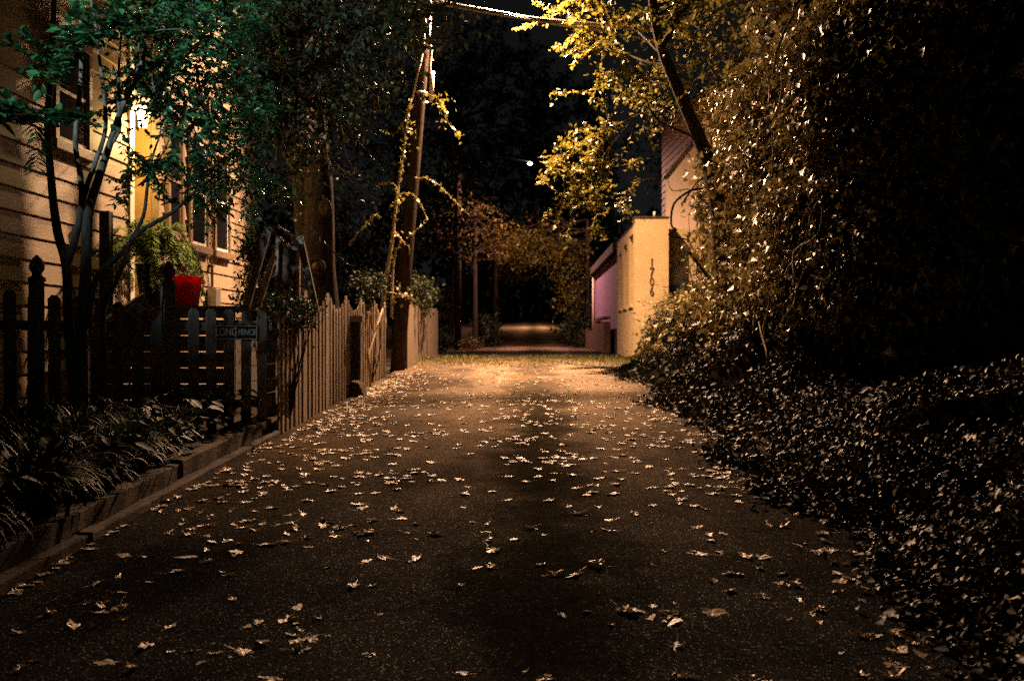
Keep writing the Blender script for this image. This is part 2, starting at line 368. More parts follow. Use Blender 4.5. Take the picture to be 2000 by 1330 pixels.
def window(y0, y1, z0, z1, mullion=True):
    f = MB(); t = .085
    f.box(HX-.01, HX+.075, y0, y0+t, z0, z1).box(HX-.01, HX+.075, y1-t, y1, z0, z1).box(HX-.01, HX+.078, y0, y1, z1, z1+t*1.3)
    o = f.build('window', M_brown, house, .005)
    s = MB().box(HX-.01, HX+.052, y0+t, y1-t, z0, z0+.05).box(HX-.01, HX+.052, y0+t, y1-t, z1-.05, z1).box(HX-.01, HX+.055, y0+t, y1-t, (z0+z1)/2-.02, (z0+z1)/2+.02)
    s.box(HX-.01, HX+.05, y0+t, y0+t+.045, z0+.05, z1-.05).box(HX-.01, HX+.05, y1-t-.045, y1-t, z0+.05, z1-.05)
    s.build('sash', M_brown if mullion else M_white, o)
    MB().box(HX-.01, HX+.040, y0+t+.045, y1-t-.045, z0+.05, z1-.05).build('pane', M_glass, o)
    MB().box(HX-.01, HX+.11, y0-.05, y1+.05, z0-.11, z0).build('sill', M_brown, o, .006)
window(10.62, 11.52, 3.62, 4.75); window(13.95, 14.6, 2.95, 4.5)
window(14.85, 15.72, 2.88, 4.5, False); window(16.0, 16.85, 2.88, 4.5, False)
cdt = MB(); cdt.tube([(HX+.07, 15.86, 5), (HX+.07, 15.86, 2.2)], .018, 8).tube([(HX+.07, 15.80, 3.2), (HX+.07, 15.80, 2.2)], .010, 8)
for z in (2.6, 3.4, 4.2): cdt.box(HX+.03, HX+.1, 15.78, 15.9, z, z+.03)
cdt.build('conduit', M_brown, house)
MB().box(HX+.03, HX+.17, 15.72, 15.98, 1.95, 2.25).build('meter_box', M_metal, house, .01)
pl = thing('porch_light', PORCH, 'glowing glass wall lantern beside the house entry', 'wall lamp')
MB().box(HX+.04, HX+.07, 12.86, 12.99, 4.22, 4.44).beam((HX+.06, 12.92, 4.47), (-5.06, 12.92, 4.56), .02, .02).build('bracket', M_dark, pl)
MB().lathe([(.0, -.15), (.05, -.14), (.095, .09), (.09, .12), (0, .12)], (-5.09, 12.92, 4.36), 12).build('lamp_glass', M_porch, pl)
MB().lathe([(.102, .12), (.105, .135), (.03, .19), (0, .195)], (-5.09, 12.92, 4.36), 12).build('lamp_cap', M_dark, pl)

# deck behind the picket fence
dk = thing('porch_deck', (-4.3, 12.5, .45), 'raised wooden porch deck with slatted skirt behind the picket fence', 'deck')
DZ = 1.84
d = MB()
for k in range(13): d.box(-5.14, -3.42, 11.42+k*.145, 11.42+k*.145+.138, DZ-.035, DZ)
d.build('deck_boards', M_board, dk)
d = MB()
for k in range(8): d.box(-5.14, -3.45, 11.46, 11.485, DZ-.16-k*.187-.177, DZ-.16-k*.187)
d.box(-5.14, -3.44, 11.44, 11.47, DZ-.14, DZ-.037)
d.build('slat_skirt', M_wood, dk)
d = MB()
for k in range(8): d.box(-3.47, -3.445, 11.49, 13.3, DZ-.16-k*.187-.177, DZ-.16-k*.187)
d.build('slat_skirt', M_wood, dk)
for x in (-5.0, -4.25, -3.52): MB().box(x-.04, x+.04, 11.50, 11.58, .3, DZ-.04).build('deck_post', M_wood, dk)
MB().box(-5.05, -4.93, 11.5, 11.62, DZ, 2.95).build('newel_post', M_dark, dk, .008)
# stairs/sloping stringer beside the deck, seen between pickets
MB().beam((-4.66, 10.9, 1.55), (-4.42, 11.38, 1.86), .05, .30).build('stair_stringer', M_board, dk)

# planters on the deck
fp = thing('fern_planter', (-4.8, 12.45, DZ), 'feathery green fern spilling from a tall black pot on the deck', 'potted plant')
pc = (-4.80, 12.42, DZ)
MB().lathe([(0, 0), (.12, 0), (.175, .52), (.19, .55), (.165, .55), (.15, .48), (0, .48)], pc, 20).build('pot', M_black, fp)
fr = Leaves(); st = MB()
for k in range(84):
    a = random.uniform(0, 6.283); r = random.uniform(.3, .78); h = random.uniform(.25, .6); pts = []
    for i in range(7):
        t = i/6; pts.append(Vector((pc[0]+math.cos(a)*r*t, pc[1]+math.sin(a)*r*t, DZ+.55+h*math.sin(t*2.5)*1.15 - (.25+.3*(r > .45))*t*t*random.uniform(.6, 1.4))))
    st.tube(pts, taper(7, .004, .0015), 4); fr.twig(pts, .085, .016, aspect=.34, rnd=.2)
fr.build('fronds', M_fern, fp); st.build('stalks', M_fern, fp)
rb = thing('red_bucket', (-4.13, 11.7, DZ), 'bright red flared planter tub on the deck edge', 'planter')
bc = (-4.13, 11.7, DZ)
MB().lathe([(0, .0), (.165, 0), (.175, .02), (.215, .335), (.228, .345), (.22, .35), (.205, .335), (.185, .26), (0, .26)], bc, 28).build('tub', M_red, rb)
MB().lathe([(0, .26), (.14, .25), (.18, .22)], bc, 16).build('potting_soil', M_soil, rb)
fl = Leaves(); fl.cloud((bc[0]-.01, bc[1], DZ+.34), (.12, .1, .06), 26, .11, .8, 1.2, 0); fl.build('pale_flowers', M_bag, rb)
bb = thing('blue_bin', (-4.56, 11.2, 1.4), 'dull blue plastic tub leaning behind the pickets near the black pot', 'tub')
bo = MB().lathe([(0, 0), (.10, 0), (.115, .02), (.145, .36), (.157, .37), (.157, .39), (.14, .385), (.105, .05), (0, .045)], (0, 0, 0), 20).build('tub_body', M_blue, bb)
bo.location = (0, 0, 0); bo.rotation_euler = (R(4), R(14), 0)

# ------------------------------------------------------------------ picket fence
A = Vector((-4.95, 8.55, .4)); B = Vector((-2.78, 10.52, .45)); U = (B-A); flen = math.hypot(U.x, U.y); U = Vector((U.x, U.y, 0)).normalized(); V = Vector((U.y, -U.x, 0))
pf = thing('picket_fence', A, 'weathered grey picket fence with finial posts in front of the house', 'fence')
def fbox(mb, s0, s1, v0, v1, z0, z1):
    q = [A + U*s + V*v for s in (s0, s1) for v in (v0, v1)]
    mb.add([(p.x, p.y, z) for z in (z0, z1) for p in (q[0], q[2], q[3], q[1])], [(0,3,2,1),(4,5,6,7),(0,1,5,4),(1,2,6,5),(2,3,7,6),(3,0,4,7)]); return mb
s = .13; k = 0
while s < flen-.12:
    wdt = .105; top = 1.93 - .175*min(1, s/flen*1.5) + random.uniform(-.015, .015); m = MB()
    poly = [(s, .35), (s+wdt, .35), (s+wdt, top-.035), (s+wdt-.03, top), (s+.03, top), (s, top-.035)]
    tilt = random.uniform(-.006, .006)
    m.prism([A + U*(a + tilt*z) + V*.03 + Vector((0, 0, z-A.z)) for a, z in poly], V*.02)
    m.build('picket', M_wood, pf); s += .188; k += 1
for z in (.75, 1.55): fbox(MB(), 0, flen, -.02, .028, z, z+.085).build('rail', M_wood, pf)
for s in (.60, flen*.62):
    p = A + U*s + V*.02
    o = fbox(MB(), s-.055, s+.055, -.05, .06, .3, 1.99).build('post', M_wood, pf, .006)
    MB().lathe([(.0, .0), (.075, 0), (.078, .03), (.045, .05), (.04, .07), (.062, .10), (.068, .14), (.05, .19), (.012, .235), (0, .24)], (p.x, p.y, 1.99), 12).build('finial', M_wood, o)
# sign on the fence
sc_ = A + U*(flen-.42) + V*.062
sg = thing('fence_sign', (sc_.x, sc_.y, 1.53), 'small dark rectangular plate with pale lettering screwed to the picket fence', 'sign')
def sbox(mb, s0, s1, v0, v1, z0, z1):
    q = [sc_ + U*s + V*v for s in (s0, s1) for v in (v0, v1)]
    mb.add([(p.x, p.y, z) for z in (z0, z1) for p in (q[0], q[2], q[3], q[1])], [(0,3,2,1),(4,5,6,7),(0,1,5,4),(1,2,6,5),(2,3,7,6),(3,0,4,7)]); return mb
sbox(MB(), -.235, .235, 0, .006, 1.455, 1.605).build('plate', M_black, sg)
bd = MB(); M_sgn = mat('pale_sign_paint', (.42, .40, .38), .5, .3)
for a in ((-.228, .228, 1.459, 1.466), (-.228, .228, 1.594, 1.601), (-.228, -.221, 1.466, 1.594), (.221, .228, 1.466, 1.594), (-.008, 0, 1.466, 1.594)): sbox(bd, a[0], a[1], .006, .008, a[2], a[3])
bd.build('border', M_sgn, sg)
def text(body, size, loc, rot, m, parent, name='lettering', ext=.003, sx=1.0, shear=0):
    c = bpy.data.curves.new(name, 'FONT'); c.body = body; c.size = size; c.extrude = ext; c.align_x = 'CENTER'; c.align_y = 'CENTER'; c.shear = shear; c.offset = size*.012
    o = bpy.data.objects.new(name, c); C.collection.objects.link(o); c.materials.append(m); o.parent = parent
    me = bpy.data.meshes.new_from_object(o.evaluated_get(bpy.context.evaluated_depsgraph_get())); me.materials.clear(); me.materials.append(m)
    bpy.data.objects.remove(o); o = bpy.data.objects.new(name, me); C.collection.objects.link(o); o.parent = parent
    o.location = Vector(loc) - parent.location; o.rotation_euler = rot; o.scale = (sx, 1, 1); return o
yaw = math.atan2(U.y, U.x)
text('LONG', .115, sc_ + U*-.115 + V*.008 + Vector((0, 0, 1.53-A.z)), (R(90), 0, yaw), M_sgn, sg, sx=.72)
text('FENCE', .085, sc_ + U*.112 + V*.008 + Vector((0, 0, 1.53-A.z)), (R(90), 0, yaw), M_sgn, sg, sx=.80, shear=.25)

# ------------------------------------------------------------------ board fence along the alley
FX = -2.74
bf = thing('board_fence', (FX, 14, .55), 'tall brown board fence with scalloped top running along the left of the alley', 'fence')
Y0 = 10.62; bay = 1.30
for i in range(6):
    m = MB(); ya = Y0 + i*bay; nb = 13
    for k in range(nb):
        y = ya + k*bay/nb; u = ((k+.5)/nb - .5)*2; grade = gzf(y)
        top = 1.83 + .24*u*u + .010*(y-12)
        if i == 0 and k < 2: top = 1.75
        dx = .012*(k % 2) + random.uniform(-.004, .004); wd = bay/nb
        zb = grade - .01
        m.add([(FX+dx, y+.004, zb), (FX+dx+.02, y+.006, zb), (FX+dx+.02, y+wd-.012, zb), (FX+dx, y+wd-.010, zb),
               (FX+dx, y+.004, top-.02), (FX+dx+.02, y+.006, top-.02), (FX+dx+.02, y+wd-.012, top-.02), (FX+dx, y+wd-.010, top-.02),
               (FX+dx, y+wd/2, top+.02), (FX+dx+.02, y+wd/2, top+.02)],
              [(0,3,2,1),(0,1,5,4),(1,2,6,9,5),(2,3,7,6),(3,0,4,8,7),(4,5,9,8),(6,7,8,9)])
    m.build('board_panel', M_board, bf)
for z in (.95, 1.65): MB().box(FX-.06, FX-.002, 10.6, 18.4, z, z+.09).build('rail', M_board, bf)
gp = MB().box(-2.70, -2.57, 14.80, 14.93, .83, 1.74).build('gate_post', M_dark, bf, .005)
MB().box(-2.735, -2.535, 14.765, 14.965, 1.70, 1.80).build('post_cap', M_board, gp, .012)
MB().add([(-2.70, 14.7, .62), (-2.5, 14.7, .60), (-2.5, 15.05, .62), (-2.70, 15.05, .62), (-2.70, 14.7, .80), (-2.57, 14.7, .78), (-2.57, 15.05, .78), (-2.70, 15.05, .80)],
         [(0,3,2,1),(4,5,6,7),(0,1,5,4),(1,2,6,5),(2,3,7,6),(3,0,4,7)]).build('footing', M_timber, gp)
# leaning bare stake by the fence
sk = MB().tube([(-2.60, 15.9, .68), (-2.66, 16.1, 1.2), (-2.52, 16.7, 1.95)], [.022, .018, .014], 6).build('leaning_stake', M_vine)
tag(sk, 'thin crooked stake leaning on the board fence near the utility pole', 'stake')

# second fence beyond the pole
b2 = thing('far_board_fence', (-2.55, 23, .9), 'pale stained board fence section just beyond the utility pole', 'fence')
m = MB()
for k in range(52):
    y = 20.15 + k*.125; m.box(-2.56+random.uniform(0, .008), -2.535, y, y+.123, gzf(y)-.02, 2.16+random.uniform(-.07, .05))
m.build('board_panel', M_board, b2)
for y in (20.2, 22.4, 24.6, 26.7): MB().box(-2.70, -2.565, y, y+.1, .7, 2.1).build('post', M_board, b2)

# ------------------------------------------------------------------ garden arbor at the fence corner
ar = thing('garden_arbor', Pt(560, 610, 11.9), 'dark wooden A-frame arbor with splayed legs and a curved panel behind the fence corner', 'garden arbor')
YA = 11.9
def bar(mb, a, b, wd, dy=0, dp=.06): mb.beam(Pt(*a, YA+dy), Pt(*b, YA+dy), wd, dp, side=(1, 0, 0)); return mb
bar(MB(), (522, 443), (478, 600), .085, -.1).build('leg', M_wood, ar, .005)
bar(MB(), (545, 462), (502, 600), .06, .35).build('leg', M_board, ar, .005)
bar(MB(), (583, 462), (616, 612), .085, -.1).build('leg', M_wood, ar, .005)
bar(MB(), (571, 462), (606, 600), .06, .35).build('leg', M_wood, ar, .005)
def curved(y0, sag, thick, x0=541, x1=586, drop=20, dy=0, dep=.12):
    pts = []; 
    for i in range(9):
        t = i/8; pts.append((x0+(x1-x0)*t, y0+drop*t+sag*math.sin(math.pi*t)))
    mb = MB()
    poly = [Pt(a, b, YA+dy) for a, b in pts] + [Pt(a, b+thick, YA+dy) for a, b in pts[::-1]]
    return mb.prism(poly, (0, dep, 0))
curved(439, 4, 6).build('top_rail', M_board, ar); curved(460, 7, 8).build('curved_rail', M_board, ar)
pn = MB()
for k in range(6): bar(pn, (547+k*6.2, 470+k*1.2), (545+k*6.3, 590), .037, .1, .018)
pn.build('slat_panel', M_timber, ar)
bar(MB(), (541, 460), (537, 586), .035, .02).build('stile', M_board, ar); bar(MB(), (582, 474), (581, 590), .035, .02).build('stile', M_board, ar)
curved(582, 4, 6, 534, 577, 2).build('bottom_rail', M_board, ar)

# ------------------------------------------------------------------ retaining edge and planting bed
ed = thing('timber_edging', (-2.75, 7, .2), 'stacked timber edging holding back the planting bed beside the alley', 'edging')
def edge(x0, x1, y0, y1, h0, h1, name, m=M_timber):
    n = 24; vs = []; fs = []
    for i in range(n+1):
        y = y0+(y1-y0)*i/n; g = gzf(y)-.02; j = .006*math.sin(y*7)+.004*math.sin(y*17)
        vs += [(x0, y, g+h0), (x1+j, y, g+h0), (x1+j, y, g+h1+j), (x0, y, g+h1-j)]
    for i in range(n):
        a = i*4
        for k in range(4): fs.append((a+k, a+(k+1) % 4, a+4+(k+1) % 4, a+4+k))
    fs += [(0, 1, 2, 3), (n*4+3, n*4+2, n*4+1, n*4)]
    return MB().add(vs, fs).build(name, m, ed, .008)
edge(-3.02, -2.78, 7.85, 10.55, .0, .20, 'upper_timber'); edge(-3.02, -2.78, 4.95, 7.80, .0, .19, 'upper_timber'); edge(-3.02, -2.78, 1.5, 4.9, .0, .18, 'upper_timber')
edge(-2.775, -2.68, 6.0, 10.6, .0, .07, 'lower_timber'); edge(-2.775, -2.68, 1.5, 5.97, .0, .07, 'lower_timber')
sheet('bed_soil', np.linspace(-9, -2.9, 40), np.linspace(.5, 12, 60), lambda X, Y: gz(Y) + .13 + .04*np.sin(X*3+Y*2) + .03*np.sin(Y*6), M_soil)

def grass_clump(n, L, seed, broad=.011):
    r = random.Random(seed); Vv = []; Q = []
    for i in range(n):
        a = r.uniform(0, 6.283); ln = L*r.uniform(.6, 1.15); lean = r.uniform(.25, 1.15); w_ = broad*r.uniform(.7, 1.3); b0 = (r.gauss(0, .05), r.gauss(0, .05))
        k0 = len(Vv); sg = 7; x = z = 0.0; ang = R(88) - lean*.25
        for j in range(sg+1):
            t = j/sg; ww = w_*(1-t**2.2)+.0006
            px, py = b0[0]+math.cos(a)*x, b0[1]+math.sin(a)*x
            Vv += [(px-math.sin(a)*ww, py+math.cos(a)*ww, z), (px+math.sin(a)*ww, py-math.cos(a)*ww, z)]
            x += math.cos(ang)*ln/sg; z += math.sin(ang)*ln/sg; ang -= lean*(.30+.22*t)*(1.15)
        for j in range(sg): Q.append((k0+2*j, k0+2*j+1, k0+2*j+3, k0+2*j+2))
    me = quads_mesh('grass_clump', np.array(Vv), np.array(Q)); me.materials.append(M_blade); return me
clumps = [grass_clump(210, .50, 1, .009), grass_clump(190, .42, 2, .008), grass_clump(230, .56, 3, .010)]
spots = [(-3.15, 4.6), (-3.5, 4.1), (-3.25, 5.5), (-3.75, 5.2), (-3.1, 6.3), (-3.55, 6.2), (-4.1, 6.4), (-3.2, 7.0), (-3.7, 7.2), (-3.15, 7.7), (-4.3, 7.4), (-3.65, 8.0), (-3.2, 8.4), (-4.15, 8.2), (-3.0, 3.6), (-2.98, 5.0), (-2.96, 6.7), (-3.0, 5.9), (-3.02, 7.4), (-2.97, 4.2), (-3.6, 8.75), (-4.0, 5.7), (-4.6, 6.8)]
for i, (x, y) in enumerate(spots):
    o = bpy.data.objects.new('grass_clump', clumps[i % 3]); C.collection.objects.link(o)
    o.location = (x, y, gzf(y)+.17); o.rotation_euler = (0, 0, i*2.4); s_ = .85+.35*((i*37 % 10)/10); o.scale = (s_, s_, s_)
    tag(o, 'arching dark green grass clump in the planting bed behind the timber edging', 'ornamental grass', 'arching grass clumps in the planting bed')
def broad_plant(seed, n=34):
    g = np.random.default_rng(seed); L = Leaves(); stems = MB()
    P = []; D = []; N = []
    for i in range(n):
        a = g.uniform(0, 6.28); r_ = g.uniform(.05, .3); h = g.uniform(.12, .42)
        top = Vector((math.cos(a)*r_, math.sin(a)*r_, h)); stems.tube([(0, 0, 0), top*.55+Vector((0, 0, .06)), top], .003, 4)
        P.append(tuple(top)); D.append((math.cos(a)+g.normal()*.3, math.sin(a)+g.normal()*.3, -.35+g.normal()*.25)); N.append((g.normal()*.3, g.normal()*.3, 1))
    l = .13*g.uniform(.7, 1.3, n); L.add(P, D, N, l, l*.6)
    return quads_mesh('broad_leaves', np.concatenate(L.V), np.concatenate(L.Q)), stems
for i, (x, y) in enumerate([(-3.25, 9.25), (-3.6, 9.35), (-3.05, 9.9), (-4.0, 8.95), (-3.35, 9.75), (-4.35, 8.55), (-3.1, 8.8), (-3.4, 8.55), (-3.02, 8.1), (-3.45, 7.6), (-3.3, 5.2), (-3.02, 4.6), (-3.75, 4.7), (-3.05, 5.45), (-3.05, 6.9), (-3.3, 6.6), (-3.6, 7.0), (-3.1, 7.4), (-2.98, 3.9), (-3.2, 6.0), (-3.7, 8.3), (-4.1, 7.8)]):
    t = thing('broadleaf_plant', (x, y, gzf(y)+.17), 'low broad leaved plant growing at the foot of the picket fence', 'plant', 'broad leaved plants by the picket fence')
    me, st_ = broad_plant(20+i); o = bpy.data.objects.new('leaves', me); C.collection.objects.link(o); me.materials.append(M_dleaf); o.parent = t
    o2 = st_.build('stems', M_blade, t); o2.location = (0, 0, 0)

# ------------------------------------------------------------------ crape myrtle at front left
cm = thing('multi_stem_tree', Pt(150, 800, 8.7), 'slender multi stemmed tree with smooth pale bark in front of the picket fence', 'tree')
CY = 8.6
def stem(pts, r0, r1, dys=0): 
    q = smoothline([Pt(a, b, CY + (c[0] if c else 0)) for a, b, *c in pts], 4); return q, taper(len(q), r0, r1)
stems = [
 ([(140, 800), (127, 640), (122, 520), (104, 450), (92, 350), (85, 230), (95, 120), (98, 0), (100, -120)], .062, .020),
 ([(122, 520), (138, 470), (152, 400), (150, 340), (140, 270), (152, 150), (152, 60), (155, -60)], .040, .018),
 ([(150, 820), (152, 640), (160, 540), (165, 420), (185, 350), (205, 290), (232, 210), (262, 150), (280, 90)], .072, .016),
 ([(152, 400), (165, 355), (178, 320), (200, 250), (196, 170), (188, 110), (180, 40), (165, -40)], .030, .012),
 ([(200, 720), (195, 610), (225, 540), (250, 470), (275, 420), (283, 360), (290, 320)], .030, .014),
 ([(165, 640), (180, 545), (235, 490), (270, 450), (330, 415), (375, 375), (415, 345)], .040, .012),
 ([(205, 290), (228, 250), (226, 200), (227, 130), (232, 60), (245, -30)], .020, .010),
 ([(228, 200), (247, 185), (262, 140), (268, 60)], .014, .008)]
tm = MB(); ends = []
for pts, a, b in stems:
    q, r = stem(pts, a, b); tm.tube(q, [x*.82 for x in r], 10); ends.append(q)
# fine twigs and leaf sprays
lf = Leaves(); tw = MB()
def spray(p0, p1, size, gap, aspect=.55, r=.006, sub=0, sag=.08, rnd=.35):
    q = wob(p0, p1, 7, .05, sag); tw.tube(q, taper(len(q), r, .002), 5); lf.twig(q, size, gap, aspect, rnd=rnd)
    for k in range(sub):
        i = random.randint(1, 6); d_ = (q[i+1]-q[i]).normalized(); s_ = Vector((random.gauss(0, 1), random.gauss(0, 1), random.gauss(0, .4)-.15)).normalized()
        e = q[i] + (d_*.6+s_*.8)*random.uniform(.15, .35); q2 = wob(q[i], e, 4, .05, .1); tw.tube(q2, taper(len(q2), .003, .0015), 4); lf.twig(q2, size, gap, aspect, rnd=rnd)
# the low horizontal branch and hanging frond at left
spray(Pt(172, 228, 8.0), Pt(-30, 205, 7.6), .125, .018, .6, .007, 7, -.03); spray(Pt(150, 222, 7.9), Pt(-30, 222, 7.7), .12, .02, .6, .006, 5, -.02); spray(Pt(60, 225, 7.8), Pt(64, 328, 7.7), .13, .017, .33, .004, 0, 0, .12)
spray(Pt(150, 230, 8.1), Pt(190, 240, 7.9), .07, .02, .6); spray(Pt(210, 240, 8.3), Pt(300, 320, 8.2), .07, .02, .55, sub=3)
for a, b, n_ in (((100, 90), (175, 70), 4), ((95, 60), (150, 10), 4), ((130, 100), (60, 75), 3), ((160, 62), (215, 58), 2), ((200, 60), (235, 0), 5), ((85, 100), (70, 140), 2), ((90, 150), (110, 120), 2), ((215, 30), (195, -40), 3)):
    spray(Pt(*a, 8.3), Pt(*b, 8.0), .10, .015, .55, sub=n_)
# drooping mass from 240 to 480 px
for k in range(215):
    px = random.uniform(235, 520); py = random.uniform(-60, 330 if px < 380 else 360) 
    if 235 < px < 300 and 190 < py < 290: continue
    if px < 330 and 210 < py < 300 and random.random() < .75: continue
    Yk = random.uniform(8.6, 10.2); dx = random.uniform(-70, 70); dy = random.uniform(10, 70)
    spray(Pt(px, py, Yk), Pt(px+dx, py+dy, Yk-random.uniform(0, .3)), random.uniform(.055, .08), .018, .5, .004, 2, .05)
for k in range(24):
    px = random.uniform(380, 520); py = random.uniform(330, 420); Yk = random.uniform(9.6, 10.6)
    spray(Pt(px, py-40, Yk), Pt(px+random.uniform(-30, 40), py+random.uniform(0, 30), Yk), .07, .02, .5, .004, 1, .05)
for k in range(14):
    q = wob(random.choice(ends)[-4], Pt(random.uniform(240, 430), random.uniform(-20, 260), random.uniform(8.7, 9.8)), 7, .06); tw.tube(q, taper(len(q), .010, .004), 6)
tm.build('trunk', M_crape, cm); tw.build('twigs', M_crape, cm); lf.build('crown', M_gleaf, cm)

# ------------------------------------------------------------------ tree builder
def clustered_tree(root, base, trunk_pts, r0, r1, crowns, leafm, size, per=26, barkm=None, nlimb=14, cl=.28, up=.6, droop=.3, aspect=.55, extra=None):
    tk = MB(); q = smoothline(trunk_pts, 5); tk.tube(q, taper(len(q), r0, r1), 14)
    lf = Leaves(); br = MB(); tops = q[int(len(q)*.55):]
    for c, rad, n in crowns:
        c = Vector(c); cs = []
        for i in range(n):
            d_ = nrm(rng.normal(size=3)); rr = rng.uniform(.35, 1)**.6; p = c + Vector((d_[0]*rad[0]*rr, d_[1]*rad[1]*rr, d_[2]*rad[2]*rr))
            cs.append(p); lf.cloud(p, (cl, cl, cl*.7), max(4, int(per*rng.uniform(.4, 1.5))), size, aspect, up, droop)
        for i in range(nlimb):
            e = cs[random.randrange(len(cs))]; a = min(tops, key=lambda t: (t-e).length+random.uniform(0, .8))
            l = wob(a, e, 7, .06); br.tube(l, taper(len(l), max(r1*.55, .02), .008), 6)
            for s in range(3):
                e2 = l[4] + Vector(rng.normal(size=3))*.5; l2 = wob(l[random.randint(3, 6)], e2, 5, .06); br.tube(l2, taper(len(l2), .012, .004), 5)
                lf.cloud(e2, (cl, cl, cl), per//2, size, aspect, up, droop)
    if extra: extra(lf, br)
    tk.build('trunk', barkm or M_bark, root); br.build('branches', barkm or M_bark, root); lf.build('crown', leafm, root)

# big dark tree behind the fence (trunk around px 620)
bt = thing('large_shade_tree', Pt(620, 640, 14.2), 'large dark shade tree with thick knotted trunk rising behind the board fence', 'tree')
def bt_extra(lf, br):
    for line, Yl in (([(560, 105), (600, 155), (640, 203), (690, 265), (720, 300), (748, 330)], 13.4), ([(500, 130), (535, 185), (556, 225), (575, 250)], 12.6),
                     ([(480, 300), (515, 365), (548, 398), (575, 425), (625, 462), (655, 497), (682, 517)], 12.0), ([(470, 350), (510, 425), (530, 455), (560, 470)], 11.6),
                     ([(640, 120), (690, 150), (735, 190), (760, 205)], 13.8)):
        q = smoothline([Pt(a, b, Yl) for a, b in line], 4); br.tube(q, taper(len(q), .012, .005), 6); lf.twig(q, .07, .045, .42, side=.6, rnd=.5)
clustered_tree(bt, None, [Pt(632, 660, 14.3), Pt(622, 520, 14.3), Pt(622, 380, 14.3), Pt(612, 250, 14.3), Pt(600, 100, 14.2), Pt(590, -80, 14.0)], .26, .13,
    [((-2.5, 11.9, 5.0), (1.15, 1.0, 1.05), 120), ((-3.5, 10.6, 4.7), (.9, .8, 1.2), 90), ((-1.7, 13.2, 5.9), (1.0, 1.0, .8), 50), ((-3.6, 13, 8.6), (2.6, 3.0, 1.0), 120), ((-3.0, 11.9, 3.9), (.6, .6, .5), 22), ((-2.7, 16.6, 7.9), (1.1, 1.8, .85), 150), ((-3.9, 15.3, 7.5), (.9, 1.4, 1.0), 90)],
    M_dleaf, .085, 24, nlimb=12, cl=.3, extra=bt_extra)
# second stem of the same tree, and knots
MB().tube(smoothline([Pt(600, 660, 14.5), Pt(596, 500, 14.5), Pt(585, 350, 14.6), Pt(560, 180, 14.6), Pt(540, 40, 14.6)], 5), taper(21, .17, .09), 12).build('second_stem', M_bark, bt)
kn = MB()
for px, py, r in ((634, 405, .07),):
    p = Pt(px, py, 14.07); kn.lathe([(r*1.25, -.03), (r*1.2, .02), (r*.8, .035), (0, .015)], (0, 0, 0), 14)
ko = kn.build('limb_scar', M_timber, bt); ko.location = Pt(634, 405, 14.06) - bt.location; ko.rotation_euler = (R(90), 0, 0); ko.scale = (1, 1.5, 1)
orn = thing('trunk_ornament', Pt(616, 520, 13.98), 'small round pale garden ornament hung on the big tree trunk', 'ornament')
oo = MB().lathe([(0, .03), (.06, .035), (.085, .02), (.10, .035), (.125, .03), (.135, 0), (.12, -.03), (0, -.03)], (0, 0, 0), 20).build('disc', M_timber, orn); oo.location = (0, 0, 0); oo.rotation_euler = (R(90), 0, 0)
o2 = MB().lathe([(0, .07), (.03, .065), (.05, .03)], (0, 0, 0), 14).build('boss', M_board, orn); o2.location = (.0, -.01, .0); o2.rotation_euler = (R(90), 0, 0)

# shrubs behind the fence
def shrub(name, c, rad, n, leafm, label, cat, size=.07, per=24, stemz=None, group=None):
    t = thing(name, (c[0], c[1], stemz if stemz is not None else c[2]-rad[2]), label, cat, group); lf = Leaves(); br = MB()
    base = Vector((c[0], c[1], stemz if stemz is not None else c[2]-rad[2]))
    for i in range(n):
        d_ = nrm(rng.normal(size=3)); rr = rng.uniform(.2, 1)**.45; p = Vector((c[0]+d_[0]*rad[0]*rr, c[1]+d_[1]*rad[1]*rr, c[2]+d_[2]*rad[2]*rr))
        lf.cloud(p, (.14, .14, .12), per, size, .55, .6, .2)
        if i % 5 == 0: q = wob(base, p, 5, .05); br.tube(q, taper(6, .012, .004), 5)
    br.build('stems', M_bark, t); lf.build('foliage', leafm, t); return t
shrub('clipped_shrub', tuple(Pt(494, 500, 13.0)), (.17, .25, .26), 36, M_dleaf, 'dark rounded shrub against the far corner of the clapboard house', 'shrub', .055, 26, .6)
shrub('tall_shrub', tuple(Pt(497, 585, 12.6)), (.17, .4, .40), 40, M_dleaf, 'dark leafy shrub between the porch deck and the arbor', 'shrub', .06, 24, .5)
shrub('corner_creeper', tuple(Pt(565, 612, 11.1)), (.24, .5, .23), 50, M_dleaf, 'dark creeper heaped over the corner of the board fence', 'creeper', .05, 26, .6)
shrub('fence_top_shrub', tuple(Pt(725, 556, 16.8)), (.34, .6, .25), 34, M_dleaf, 'olive green shrub spilling over the board fence by the pole', 'shrub', .06, 20, .7)
shrub('far_fence_shrub', tuple(Pt(815, 575, 22.5)), (.45, 1.6, .45), 80, M_dleaf, 'dim shrub overhanging the far board fence beyond the pole', 'shrub', .08, 20, .9)

